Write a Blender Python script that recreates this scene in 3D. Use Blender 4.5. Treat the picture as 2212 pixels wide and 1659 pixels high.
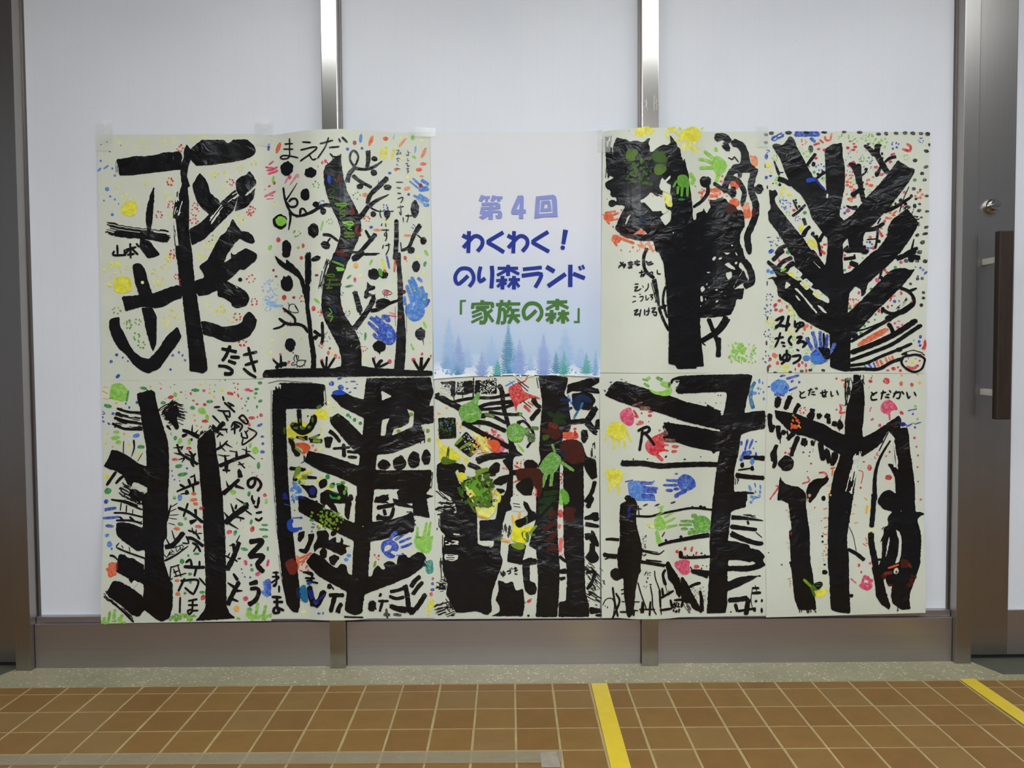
import bpy, bmesh, math, random
import numpy as np
from mathutils import Vector, Matrix
from mathutils.geometry import tessellate_polygon

for _o in list(bpy.data.objects):
    bpy.data.objects.remove(_o)
SC = bpy.context.scene
COL = SC.collection

# ---------------------------------------------------------------- camera
FPX, PITCH, ROLL, YAW = 1726.58, 0.0387365, -0.00623137, 0.00373347
CAM = np.array([0.0, -2.553, 1.0178])
def _axes():
    cy, sy = math.cos(YAW), math.sin(YAW); cp, sp = math.cos(PITCH), math.sin(PITCH)
    fwd = np.array([sy*cp, cy*cp, -sp]); right = np.array([cy, -sy, 0.0]); up = np.cross(right, fwd)
    cr, sr = math.cos(ROLL), math.sin(ROLL)
    return right*cr+up*sr, -right*sr+up*cr, fwd
AR, AU, AF = _axes()
cam_data = bpy.data.cameras.new('camera')
cam_data.sensor_width = 36.0
cam_data.lens = 36.0*FPX/2212.0
cam_data.clip_start = 0.02
cam = bpy.data.objects.new('camera', cam_data); COL.objects.link(cam)
mw = Matrix.Identity(4)
for i in range(3):
    mw[i][0], mw[i][1], mw[i][2], mw[i][3] = AR[i], AU[i], -AF[i], CAM[i]
cam.matrix_world = mw
SC.camera = cam

# ---------------------------------------------------------------- world, lights, exposure
world = bpy.data.worlds.new('hall_ambient'); SC.world = world; world.use_nodes = True
bg = world.node_tree.nodes['Background']
bg.inputs[0].default_value = (0.82, 0.88, 1.0, 1); bg.inputs[1].default_value = 0.22
LAMP_W = 42.0
LAMP_COL = (0.90, 0.965, 1.0)
SC.view_settings.view_transform = 'Standard'
SC.view_settings.look = 'None'
SC.view_settings.gamma = 1.0
SC.view_settings.use_curve_mapping = False
SC.view_settings.exposure = 0.0

# ---------------------------------------------------------------- helpers
def lin(c):
    r = []
    for v in c[:3]:
        v = v/255.0
        r.append(v/12.92 if v <= 0.04045 else ((v+0.055)/1.055)**2.4)
    return (r[0], r[1], r[2], 1.0)

def rays(p):
    p = np.asarray(p, float).reshape(-1, 2)
    return AF[None]+AR[None]*((p[:, :1]-1106.0)/FPX)+AU[None]*((829.5-p[:, 1:])/FPX)
def on_plane_y(p, Y):
    d = rays(p); t = (Y-CAM[1])/d[:, 1:2]; return CAM[None]+d*t
def on_floor(p, z=0.0):
    d = rays(p); t = (z-CAM[2])/d[:, 2:3]; return CAM[None]+d*t

def tag(o, label=None, cat=None, group=None, kind=None):
    if label: o['label'] = label
    if cat: o['category'] = cat
    if group: o['group'] = group
    if kind: o['kind'] = kind
    return o
def empty(name, loc=(0, 0, 0), parent=None):
    o = bpy.data.objects.new(name, None); COL.objects.link(o); o.location = loc; o.parent = parent
    o.empty_display_size = 0.05
    return o
def link_mesh(name, me, mat, parent=None, loc=(0, 0, 0)):
    if mat and not me.materials: me.materials.append(mat)
    o = bpy.data.objects.new(name, me); COL.objects.link(o); o.parent = parent; o.location = loc
    return o
def obj(name, bm, mat, parent=None, loc=(0, 0, 0), smooth=False):
    me = bpy.data.meshes.new(name); bm.to_mesh(me); bm.free()
    if smooth:
        for f in me.polygons: f.use_smooth = True
    return link_mesh(name, me, mat, parent, loc)
def box(x0, x1, y0, y1, z0, z1, bev=0.0, bm=None, seg=2):
    b = bmesh.new()
    bmesh.ops.create_cube(b, size=1.0)
    for v in b.verts:
        v.co = Vector(((x0+x1)/2+v.co.x*(x1-x0), (y0+y1)/2+v.co.y*(y1-y0), (z0+z1)/2+v.co.z*(z1-z0)))
    if bev > 0:
        bmesh.ops.bevel(b, geom=b.edges[:], offset=bev, segments=seg, profile=0.7, affect='EDGES')
    if bm is None: return b
    me = bpy.data.meshes.new('tmp'); b.to_mesh(me); b.free(); bm.from_mesh(me); bpy.data.meshes.remove(me)
    return bm

# ---------------------------------------------------------------- materials
def new_mat(name):
    m = bpy.data.materials.new(name); m.use_nodes = True
    nt = m.node_tree; return m, nt, nt.nodes['Principled BSDF']
def N(nt, kind, **kw):
    n = nt.nodes.new(kind)
    for k, v in kw.items(): setattr(n, k, v)
    return n
def noise(nt, scale, detail=4, rough=0.5, vec=None, dist=0.0):
    n = N(nt, 'ShaderNodeTexNoise'); n.inputs['Scale'].default_value = scale
    n.inputs['Detail'].default_value = detail; n.inputs['Roughness'].default_value = rough
    n.inputs['Distortion'].default_value = dist
    if vec is not None: nt.links.new(vec, n.inputs['Vector'])
    return n
def ramp(nt, fac, stops):
    r = N(nt, 'ShaderNodeValToRGB'); nt.links.new(fac, r.inputs[0])
    e = r.color_ramp.elements
    while len(e) < len(stops): e.new(0.5)
    for el, (p, c) in zip(e, stops):
        el.position = p; el.color = c if len(c) == 4 else (*c, 1)
    return r
def mixc(nt, fac, a, b, mode='MIX'):
    m = N(nt, 'ShaderNodeMix', data_type='RGBA', blend_type=mode)
    for s, v in ((m.inputs[0], fac), (m.inputs[6], a), (m.inputs[7], b)):
        if hasattr(v, 'is_linked') or hasattr(v, 'node'): nt.links.new(v, s)
        else: s.default_value = v
    return m.outputs[2]
def objcoord(nt, scale=(1, 1, 1)):
    t = N(nt, 'ShaderNodeTexCoord'); mp = N(nt, 'ShaderNodeMapping')
    mp.inputs['Scale'].default_value = scale
    nt.links.new(t.outputs['Object'], mp.inputs['Vector']); return mp.outputs[0]
def bump(nt, h, bsdf, strength, dist=0.001):
    b = N(nt, 'ShaderNodeBump'); b.inputs['Strength'].default_value = strength; b.inputs['Distance'].default_value = dist
    nt.links.new(h, b.inputs['Height']); nt.links.new(b.outputs[0], bsdf.inputs['Normal']); return b

def mat_paper(name, col):
    m, nt, p = new_mat(name); v = objcoord(nt)
    n = noise(nt, 9, 5, 0.6, v); c = lin(col)
    r = ramp(nt, n.outputs[0], [(0.3, tuple(x*0.95 for x in c[:3])), (0.7, c)])
    nt.links.new(r.outputs[0], p.inputs['Base Color']); p.inputs['Roughness'].default_value = 0.55
    n2 = noise(nt, 26, 3, 0.5, v); bump(nt, n2.outputs[0], p, 0.25, 0.002)
    return m
def mat_ink():
    m, nt, p = new_mat('black_poster_ink'); v = objcoord(nt)
    n = noise(nt, 30, 4, 0.6, v)
    r = ramp(nt, n.outputs[0], [(0.35, lin((9, 8, 9))), (0.75, lin((17, 16, 17)))])
    nt.links.new(r.outputs[0], p.inputs['Base Color'])
    p.inputs['Roughness'].default_value = 0.30; p.inputs['Specular IOR Level'].default_value = 0.38
    n2 = noise(nt, 26, 4, 0.5, objcoord(nt, (0.8, 1, 1.25)), 0.9)
    n3 = noise(nt, 4.5, 2, 0.5, v); r3 = ramp(nt, n3.outputs[0], [(0.42, (0.10, 0.10, 0.10)), (0.66, (1, 1, 1))])
    mm = N(nt, 'ShaderNodeMath', operation='MULTIPLY'); nt.links.new(n2.outputs[0], mm.inputs[0]); nt.links.new(r3.outputs[0], mm.inputs[1])
    bump(nt, mm.outputs[0], p, 0.8, 0.014)
    return m
def mat_paint(name='water_colour_paint', over=False):
    m, nt, p = new_mat(name); v = objcoord(nt)
    a = N(nt, 'ShaderNodeVertexColor'); a.layer_name = 'Col'
    n = noise(nt, 130, 5, 0.7, v, 0.6); n3 = noise(nt, 55, 3, 0.6, v)
    c = a.outputs[0]
    if not over:
        r = ramp(nt, n.outputs[0], [(0.45, (0, 0, 0)), (0.75, (0.45, 0.45, 0.45))])
        c = mixc(nt, r.outputs[0], c, lin((222, 224, 208)))
    r3 = ramp(nt, n3.outputs[0], [(0.35, (0.82, 0.82, 0.82)), (0.62, (1.05, 1.05, 1.05))])
    c = mixc(nt, 1.0, c, r3.outputs[0], 'MULTIPLY')
    nt.links.new(c, p.inputs['Base Color']); p.inputs['Roughness'].default_value = 0.42; p.inputs['Specular IOR Level'].default_value = 0.2
    return m
def mat_print():
    m, nt, p = new_mat('printed_colour'); v = objcoord(nt)
    a = N(nt, 'ShaderNodeVertexColor'); a.layer_name = 'Col'
    nt.links.new(a.outputs[0], p.inputs['Base Color']); p.inputs['Roughness'].default_value = 0.6; p.inputs['Specular IOR Level'].default_value = 0.08
    return m
def mat_steel(name, col, rough=0.34, vert=True):
    m, nt, p = new_mat(name)
    v = objcoord(nt, (420, 420, 1.2) if vert else (1.2, 420, 420))
    n = noise(nt, 1.0, 2, 0.5, v); c = lin(col)
    r = ramp(nt, n.outputs[0], [(0.3, tuple(x*0.93 for x in c[:3])), (0.7, c)])
    n2 = noise(nt, 160, 1, 0.5, objcoord(nt))
    r2 = ramp(nt, n2.outputs[0], [(0.17, (0.55, 0.5, 0.45)), (0.20, (1, 1, 1))])
    cc = mixc(nt, 1.0, r.outputs[0], r2.outputs[0], 'MULTIPLY')
    nt.links.new(cc, p.inputs['Base Color'])
    p.inputs['Metallic'].default_value = 1.0; p.inputs['Roughness'].default_value = rough
    return m
def mat_panel():
    m, nt, p = new_mat('white_wall_panel'); v = objcoord(nt)
    n = noise(nt, 2.2, 4, 0.5, v)
    r = ramp(nt, n.outputs[0], [(0.3, lin((214, 216, 222))), (0.7, lin((222, 223, 228)))])
    sx = N(nt, 'ShaderNodeSeparateXYZ'); nt.links.new(v, sx.inputs[0])
    d = N(nt, 'ShaderNodeMath', operation='MULTIPLY'); nt.links.new(sx.outputs[0], d.inputs[0]); d.inputs[1].default_value = 20.0
    fr = N(nt, 'ShaderNodeMath', operation='FRACT'); nt.links.new(d.outputs[0], fr.inputs[0])
    g = ramp(nt, fr.outputs[0], [(0.0, (0.93, 0.93, 0.935)), (0.03, (1, 1, 1))])
    n2 = noise(nt, 240, 1, 0.5, v)
    g2 = ramp(nt, n2.outputs[0], [(0.17, (0.6, 0.6, 0.6)), (0.2, (1, 1, 1))])
    c = mixc(nt, 1.0, r.outputs[0], g.outputs[0], 'MULTIPLY')
    c = mixc(nt, 1.0, c, g2.outputs[0], 'MULTIPLY')
    nt.links.new(c, p.inputs['Base Color']); p.inputs['Roughness'].default_value = 0.42
    p.inputs['Specular IOR Level'].default_value = 0.3
    return m
def mat_tile():
    m, nt, p = new_mat('terracotta_tile'); v = objcoord(nt)
    oi = N(nt, 'ShaderNodeObjectInfo')
    a = N(nt, 'ShaderNodeVertexColor'); a.layer_name = 'Col'
    r = ramp(nt, oi.outputs['Random'], [(0.0, lin((124, 90, 45))), (0.4, lin((128, 93, 46))), (0.8, lin((131, 98, 49))), (1.0, lin((131, 101, 57)))])
    tc = N(nt, 'ShaderNodeTexCoord'); va = N(nt, 'ShaderNodeVectorMath', operation='ADD')
    nt.links.new(tc.outputs['Object'], va.inputs[0]); nt.links.new(oi.outputs['Location'], va.inputs[1])
    n = noise(nt, 16, 5, 0.6, va.outputs[0])
    r2 = ramp(nt, n.outputs[0], [(0.25, (0.88, 0.87, 0.85)), (0.6, (1, 1, 1)), (0.85, (1.05, 1.05, 1.03))])
    c = mixc(nt, 1.0, r.outputs[0], r2.outputs[0], 'MULTIPLY')
    n3 = noise(nt, 420, 2, 0.5, va.outputs[0])
    r3 = ramp(nt, n3.outputs[0], [(0.2, (0.62, 0.6, 0.58)), (0.27, (1, 1, 1))])
    c = mixc(nt, 1.0, c, r3.outputs[0], 'MULTIPLY')
    nt.links.new(c, p.inputs['Base Color']); p.inputs['Roughness'].default_value = 0.55
    p.inputs['Specular IOR Level'].default_value = 0.35
    bump(nt, n.outputs[0], p, 0.15, 0.002)
    return m
def mat_terrazzo():
    m, nt, p = new_mat('pale_terrazzo'); v = objcoord(nt)
    vo = N(nt, 'ShaderNodeTexVoronoi'); vo.inputs['Scale'].default_value = 125; nt.links.new(v, vo.inputs['Vector'])
    sp = N(nt, 'ShaderNodeSeparateColor'); nt.links.new(vo.outputs['Color'], sp.inputs[0])
    n = noise(nt, 6, 4, 0.6, v)
    base = ramp(nt, n.outputs[0], [(0.3, lin((140, 134, 104))), (0.55, lin((152, 145, 116))), (0.75, lin((160, 146, 118)))])
    chip = ramp(nt, sp.outputs[0], [(0.0, (0.75, 0.72, 0.68)), (0.4, (1, 1, 1)), (0.80, (1.0, 1.0, 1.0)), (0.88, (2.0, 2.0, 1.95))])
    d = ramp(nt, vo.outputs['Distance'], [(0.3, (1, 1, 1)), (0.5, (0, 0, 0))])
    cm = mixc(nt, d.outputs[0], (1, 1, 1, 1), chip.outputs[0])
    c = mixc(nt, 1.0, base.outputs[0], cm, 'MULTIPLY')
    nt.links.new(c, p.inputs['Base Color']); p.inputs['Roughness'].default_value = 0.45
    return m
def mat_plain(name, col, rough=0.5, metal=0.0, nscale=20, var=0.1, bumpk=0.0):
    m, nt, p = new_mat(name); v = objcoord(nt); c = lin(col)
    n = noise(nt, nscale, 4, 0.6, v)
    r = ramp(nt, n.outputs[0], [(0.3, tuple(x*(1-var) for x in c[:3])), (0.7, tuple(min(1, x*(1+var)) for x in c[:3]))])
    nt.links.new(r.outputs[0], p.inputs['Base Color']); p.inputs['Roughness'].default_value = rough
    p.inputs['Metallic'].default_value = metal
    if bumpk: bump(nt, n.outputs[0], p, bumpk, 0.002)
    return m
def mat_wood():
    m, nt, p = new_mat('dark_handle_wood'); v = objcoord(nt, (90, 90, 5))
    n = noise(nt, 1.0, 5, 0.6, v, 0.8)
    r = ramp(nt, n.outputs[0], [(0.3, lin((30, 20, 13))), (0.7, lin((50, 35, 23)))])
    nt.links.new(r.outputs[0], p.inputs['Base Color']); p.inputs['Roughness'].default_value = 0.5
    return m
def mat_clear(name, col, alpha, rough=0.15):
    m, nt, p = new_mat(name)
    n = noise(nt, 30, 3, 0.6, objcoord(nt))
    r = ramp(nt, n.outputs[0], [(0.3, (alpha*0.75,)*3), (0.7, (min(1, alpha*1.2),)*3)])
    p.inputs['Base Color'].default_value = lin(col); p.inputs['Roughness'].default_value = rough
    nt.links.new(r.outputs[0], p.inputs['Alpha'])
    return m
def mat_emit(name, col, s):
    m, nt, p = new_mat(name)
    p.inputs['Base Color'].default_value = (0.8, 0.8, 0.8, 1)
    p.inputs['Emission Color'].default_value = (*col, 1); p.inputs['Emission Strength'].default_value = s
    return m
def mat_title():
    m, nt, p = new_mat('printed_title_paper'); v = objcoord(nt)
    sx = N(nt, 'ShaderNodeSeparateXYZ'); nt.links.new(v, sx.inputs[0])
    n = noise(nt, 7, 5, 0.6, v, 0.5)
    ma = N(nt, 'ShaderNodeMath', operation='MULTIPLY_ADD'); nt.links.new(n.outputs[0], ma.inputs[0])
    ma.inputs[1].default_value = 0.16; nt.links.new(sx.outputs[2], ma.inputs[2])
    r = ramp(nt, ma.outputs[0], [(0.09, lin((236, 240, 246))), (0.15, lin((176, 200, 226))), (0.27, lin((192, 204, 226))), (0.55, lin((214, 215, 222))), (0.8, lin((216, 215, 217)))])
    nt.links.new(r.outputs[0], p.inputs['Base Color']); p.inputs['Roughness'].default_value = 0.5
    n2 = noise(nt, 18, 3, 0.5, v); bump(nt, n2.outputs[0], p, 0.15, 0.002)
    return m

M = dict(
    paper=mat_paper('drawing_paper', (209, 211, 194)), title=mat_title(), ink=mat_ink(), paint=mat_paint(), over=mat_paint('paint_over_black', True), prt=mat_print(),
    steel=mat_steel('brushed_steel_upright', (170, 166, 160), 0.19, True), steel_p=mat_steel('brushed_steel_post', (166, 161, 156), 0.33, True), steel_h=mat_steel('brushed_steel_base', (186, 180, 182), 0.40, False),
    steel_d=mat_steel('dark_steel_return', (112, 106, 102), 0.45, True),
    panel=mat_panel(), tile=mat_tile(), grout=mat_plain('tile_grout', (162, 142, 98), 0.8, 0, 14, 0.16, 0.1), terrazzo=mat_terrazzo(),
    yellow=mat_plain('yellow_floor_tape', (214, 184, 40), 0.42, 0, 30, 0.05), wood=mat_wood(),
    white=mat_plain('white_plastic', (205, 205, 190), 0.4, 0, 20, 0.03), chrome=mat_plain('polished_steel', (175, 172, 165), 0.18, 1.0, 20, 0.05),
    black=mat_plain('black_gap', (12, 12, 12), 0.7), sill=mat_plain('grey_sill_metal', (92, 92, 78), 0.5, 0.3, 20, 0.1),
    ceil=mat_plain('ceiling_board', (120, 118, 114), 0.8, 0, 8, 0.04), lampbody=mat_plain('lamp_housing', (200, 200, 198), 0.5),
    tape=mat_clear('clear_tape', (235, 236, 234), 0.16), floortape=mat_clear('frosted_floor_tape', (172, 160, 132), 0.40, 0.4),
    floortape2=mat_clear('frosted_floor_tape_scrap', (186, 174, 156), 0.5, 0.4),
)

# ---------------------------------------------------------------- the place: floor
GX = (12.8901 % 1.0)*0.1143
PITCHX, PITCHY = 0.1143, 0.1209
TY0 = -0.129                       # near edge of the terrazzo strip
ROWS = [TY0, -0.180] + [-0.180-PITCHY*k for k in range(1, 72)]
XL, XR = -3.6, 3.6
floor = obj('floor', box(XL, XR, -8.6, 0.30, -0.06, -0.0012), M['grout']); tag(floor, 'brown terracotta tile floor with pale grout', kind='structure')
GW = 0.0064
def tile_mesh(w, d):
    b = box(-w/2, w/2, -d/2, d/2, -0.008, 0, 0)
    top = [e for e in b.edges if all(v.co.z > -0.001 for v in e.verts)]
    bmesh.ops.bevel(b, geom=top, offset=0.0012, segments=1, affect='EDGES')
    me = bpy.data.meshes.new('tile'); b.to_mesh(me); b.free(); me.materials.append(M['tile']); return me
tm_full, tm_cut = tile_mesh(PITCHX-GW, PITCHY-GW*0.75), tile_mesh(PITCHX-GW, ROWS[0]-ROWS[1]-GW*0.6)
rng = random.Random(5)
far_bm = bmesh.new()
for r in range(len(ROWS)-1):
    yc = (ROWS[r]+ROWS[r+1])/2
    for c in range(-31, 31):
        x = -GX+(c+0.5)*PITCHX
        if x < XL+0.06 or x > XR-0.06: continue
        dist = abs(x) < 2.05
        if r <= 7 and dist:
            o = bpy.data.objects.new('tile', tm_cut if r == 0 else tm_full); COL.objects.link(o); o.parent = floor
            o.location = (x+rng.uniform(-.0005, .0005), yc, rng.uniform(-0.0003, 0.0003)); o.rotation_euler = (rng.uniform(-.002, .002), rng.uniform(-.002, .002), rng.uniform(-.003, .003))
        elif yc > -8.5:
            d = PITCHY-GW if r else ROWS[0]-ROWS[1]-GW
            box(x-(PITCHX-GW)/2, x+(PITCHX-GW)/2, yc-d/2, yc+d/2, -0.008, 0, bm=far_bm)
o = obj('outlying_tiles', far_bm, M['tile'], floor); tag(o, kind='stuff')
# terrazzo strip and door sills
XPL, XPR = -1.6005, 1.4945            # outer faces of the two posts
b = bmesh.new()
def prism(bm, pts, z0, z1):
    lo = [bm.verts.new((x, y, z0)) for x, y in pts]; hi = [bm.verts.new((x, y, z1)) for x, y in pts]
    bm.faces.new(hi); bm.faces.new(lo[::-1])
    n = len(pts)
    for i in range(n): bm.faces.new((lo[i], lo[(i+1) % n], hi[(i+1) % n], hi[i]))
prism(b, [(XL, TY0+0.003), (XR, TY0+0.003), (XR, -0.088), (XPR+0.05, -0.088), (XPR+0.005, 0.03), (XPR, 0.25), (XPL, 0.25), (XPL-0.005, 0.03), (XPL-0.05, -0.088), (XL, -0.088)], -0.010, 0.0005)
tag(obj('trim_1', b, M['terrazzo']), 'speckled pale terrazzo strip along the wall foot', kind='structure')
for k, (xa, xb) in enumerate(((XPR+0.004, XR), (XL, XPL-0.004))):
    b = bmesh.new()
    s = 1 if k == 0 else -1
    if k == 0: pts = [(xa+0.05, -0.087), (xb, -0.087), (xb, 0.25), (xa, 0.25), (xa+0.003, 0.03)]
    else: pts = [(xa, -0.087), (xb-0.05, -0.087), (xb-0.003, 0.03), (xb, 0.25), (xa, 0.25)]
    prism(b, pts, -0.010, -0.0005)
    tag(obj('trim_%d' % (k+2), b, M['sill']), 'dark grey metal door sill set into the terrazzo', kind='structure')

# ---------------------------------------------------------------- the place: wall
ZT = 2.75
wall = empty('wall_back', (0, 0.05, 0)); tag(wall, 'white panel wall framed by brushed steel uprights', kind='structure')
def W_(name, x0, x1, y0, y1, z0, z1, mat, bev=0.0, par=None):
    cx, cy, cz = (x0+x1)/2, (y0+y1)/2, (z0+z1)/2
    par = par or wall; L = par.location
    return obj(name, box(x0-cx, x1-cx, y0-cy, y1-cy, z0-cz, z1-cz, bev), mat, par, (cx-L[0], cy-L[1], cz-L[2]))
PY = 0.055
MUL = [(-0.5843, -0.5350), (0.4256, 0.4780)]
POSTS = [(XPL, -1.5500), (1.4440, XPR)]
for x0, x1 in MUL:
    W_('mullion', x0, x1, 0.0, 0.085, 0.0, ZT, M['steel'], 0.0015)
for x0, x1 in POSTS:
    W_('post', x0, x1, 0.0, 0.10, 0.0, ZT, M['steel_p'], 0.0015)
bays = [(POSTS[0][1], MUL[0][0]), (MUL[0][1], MUL[1][0]), (MUL[1][1], POSTS[1][0])]
for x0, x1 in bays:
    W_('panel', x0+0.0015, x1-0.0015, PY, PY+0.012, 0.165, ZT, M['panel'])
    W_('base_plate', x0+0.001, x1-0.001, 0.021, 0.06, 0.0, 0.146, M['steel_h'], 0.0015)
    W_('base_ledge', x0+0.001, x1-0.001, 0.032, 0.07, 0.1465, 0.166, M['steel_h'], 0.002)
    for xa, xb in ((x0+0.0002, x0+0.005), (x1-0.005, x1-0.0002)):
        W_('glazing_bead', xa, xb, PY-0.012, PY-0.0002, 0.1665, ZT, M['steel_d'])
# doors on both sides
def door(idx, x0, x1, inner, label):
    d = empty('door_%d' % idx, ((x0+x1)/2, 0.07, 0.012)); tag(d, label, kind='structure')
    y0, y1 = 0.045, 0.08
    if inner == 'L': st, pl = (x0, x0+0.1435), (x0+0.1435, x1-0.15); st2 = (x1-0.15, x1)
    else: st, pl = (x1-0.1435, x1), (x0+0.15, x1-0.1435); st2 = (x0, x0+0.15)
    W_('stile', st[0], st[1], y0, y1, 0.012, 2.3, M['steel_p'], 0.0015, d)
    W_('stile', st2[0], st2[1], y0, y1, 0.012, 2.3, M['steel_p'], 0.0015, d)
    W_('bottom_rail', pl[0], pl[1], y0+0.001, y1, 0.012, 0.160, M['steel_h'], 0.001, d)
    W_('top_rail', pl[0], pl[1], y0+0.001, y1, 2.15, 2.3, M['steel_h'], 0.001, d)
    W_('panel', pl[0], pl[1], y0+0.010, y1-0.01, 0.160, 2.15, M['panel'], 0, d)
    W_('transom', x0, x1, y0-0.01, y1+0.01, 2.305, ZT, M['steel_h'], 0.001, d)
    W_('gap_shade_strip', x0, x1, y0+0.005, y1-0.005, 0.0, 0.0118, M['black'], 0, d)  # dark strip standing in for the shade in the gap below the door
    return d
d1 = door(1, XPR+0.002, XPR+0.95, 'L', 'steel framed door with white panel and long dark wooden handle')
d2 = door(2, XPL-0.952, XPL-0.004, 'R', 'plain dark steel door edge beside the upright, no handle showing')
def part_at(name, bm, mat, par, smooth=False):
    o = obj(name, bm, mat, None, (0, 0, 0), smooth); o.parent = par
    L = par.matrix_world.translation if False else Vector(par.location) if par.parent is None else Vector(par.location)+Vector(par.parent.location)
    o.location = -L
    return o
# handle: wooden bar on two brackets
hx0, hx1 = 1.524, 1.568
hb = box(hx0, hx1, -0.065, -0.040, 0.800, 1.388, 0.004)
handle = part_at('handle', hb, M['wood'], d1); handle['label'] = 'long dark wooden pull bar'
for z in (1.302, 0.882):
    bk = box(1.535, 1.557, -0.0405, 0.0450, z-0.010, z+0.010, 0.002)
    k = obj('bracket', bk, M['white'], handle, (0, 0, 0)); k['label'] = 'white bracket block'
bm = bmesh.new()
def lathe(bm, prof, cx, cz, seg=28):
    rings = []
    for y, r in prof:
        rings.append([bm.verts.new((cx+r*math.cos(2*math.pi*i/seg), y, cz+r*math.sin(2*math.pi*i/seg))) for i in range(seg)])
    for a, b_ in zip(rings, rings[1:]):
        for i in range(seg): bm.faces.new((a[i], a[(i+1) % seg], b_[(i+1) % seg], b_[i]))
    bm.faces.new(rings[-1])
LX, LZ = 1.562, 1.481
lathe(bm, [(0.045, 0.023), (0.036, 0.023), (0.033, 0.020), (0.033, 0.016), (0.020, 0.0155), (0.018, 0.0135)], LX, LZ)
bmesh.ops.recalc_face_normals(bm, faces=bm.faces[:])
lk = part_at('lock', bm, M['chrome'], d1); lk['label'] = 'round chrome thumb-turn lock'
ts = box(LX-0.013, LX+0.013, 0.010, 0.018, LZ-0.003, LZ+0.003, 0.001)
obj('thumb_turn', ts, M['chrome'], lk, (0, 0, 0))

# ceiling, lamp row along the wall, added lamps behind the camera
tag(obj('ceiling', box(XL, XR, -8.6, 0.25, ZT, ZT+0.05), M['ceil']), 'pale ceiling board', kind='structure')
lamp_mats = {k_: mat_emit('lamp_diffuser', LAMP_COL, LAMP_W*k_) for k_ in (0.3, 0.28, 1.15)}
LAMPS = [(-0.80, -1.60, 0.3), (0.62, -1.60, 0.3), (1.78, -1.60, 0.3), (-0.05, -3.25, 1.15)] + [(x, y, 0.28) for y in (-5.0, -6.4) for x in (-0.5, 1.1)]  # centre lamp and far rows are added to light the wall frontally and evenly
for i, (lx, ly, lk_) in enumerate(LAMPS):
    e = empty('ceiling_light', (lx, ly, ZT)); tag(e, 'recessed ceiling lamp with white diffuser in the row along the poster wall' if ly > -3 else 'added unseen ceiling lamp giving frontal light on the poster wall', 'lamp', 'ceiling lamps along the wall' if ly > -3 else 'added lamps behind the camera')
    fr = bmesh.new(); w_, h_ = (0.56, 0.30)
    for a in ((-w_, w_, -h_, -h_+0.02), (-w_, w_, h_-0.02, h_), (-w_, -w_+0.02, -h_+0.02, h_-0.02), (w_-0.02, w_, -h_+0.02, h_-0.02)):
        box(*a, -0.035, 0.0, bm=fr)
    obj('lamp_frame', fr, M['lampbody'], e)
    obj('diffuser', box(-w_+0.02, w_-0.02, -h_+0.02, h_-0.02, -0.028, -0.004), lamp_mats[lk_], e)

# floor tapes
def floor_strip(name, quad, z0, th, mat, label, cat, group=None):
    b = bmesh.new(); prism(b, [(p[0], p[1]) for p in quad], z0, z0+th)
    bmesh.ops.recalc_face_normals(b, faces=b.faces[:])
    return tag(obj(name, b, mat), label, cat, group)
q = on_floor([(1276.5, 1476.6), (1311, 1476.2), (1363, 1659), (1320, 1659)])
q[3] = q[0]+(q[3]-q[0])*5; q[2] = q[1]+(q[2]-q[1])*5
floor_strip('floor_tape', q[::-1], 0.0009, 0.0005, M['yellow'], 'yellow floor tape strip running out from below the dark-barked tree poster with the letter R', 'tape')
q = on_floor([(2072, 1467.6), (2105, 1466.6), (2212, 1537.5), (2212, 1566)])
w = (q[1]-q[0])
dirv = (q[3]-q[0]); dirv = dirv/np.linalg.norm(dirv)
q2 = np.array([q[0], q[1], q[1]+dirv*2.2, q[0]+dirv*2.2])
floor_strip('floor_tape', q2[::-1], 0.0009, 0.0005, M['yellow'], 'yellow floor tape strip beside the door with the wooden handle', 'tape')
q = on_floor([(0, 1630), (1212, 1622), (1213.5, 1648.5), (0, 1654)])
q[0] = q[0]+(q[0]-q[1])*0.4; q[3] = q[3]+(q[3]-q[2])*0.4
floor_strip('frosted_floor_tape', q[::-1], 0.0009, 0.0004, M['floortape'], 'worn translucent tape strip running across the brown tiles', 'tape')
q = on_floor([(1167, 1626), (1201, 1624.5), (1212, 1659), (1170, 1659)])
floor_strip('tape_scrap', q[::-1], 0.0014, 0.0003, M['floortape2'], 'short milky tape scrap stuck over the end of the translucent strip', 'tape')

# ---------------------------------------------------------------- posters: paper shape
MX = [(a+b_)/2 for a, b_ in MUL]
def sstep(t):
    t = np.clip(t, 0, 1); return t*t*(3-2*t)
def depth(X, Z):
    X = np.asarray(X, float); Z = np.asarray(Z, float)
    back = 0.049+0.0*X
    k = 0.0*X
    for mx in MX:
        k = np.maximum(k, 1-sstep((np.abs(X-mx)-0.026)/0.20))
    y = back*(1-k)+(-0.0055)*k
    low = 1-sstep((Z-0.172)/0.42)
    y = np.minimum(y, y*(1-low)+0.0115*low)
    y = y+0.0005*np.sin(X*21+Z*7+1.3)*np.sin(Z*11+X*5)+0.00035*np.sin(Z*47-X*13)*np.sin(X*31+1)+0.0002*np.sin(X*77+2)*np.sin(Z*63)
    return y
def to_paper(px):
    px = np.asarray(px, float).reshape(-1, 2)
    Y = np.full(len(px), 0.03)
    d = rays(px)
    for _ in range(12):
        t = (Y-CAM[1])/d[:, 1]
        X = CAM[0]+d[:, 0]*t; Z = CAM[2]+d[:, 2]*t
        Y = 0.5*Y+0.5*depth(X, Z)
    t = (Y-CAM[1])/d[:, 1]
    return np.stack([CAM[0]+d[:, 0]*t, CAM[2]+d[:, 2]*t], 1)

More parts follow.
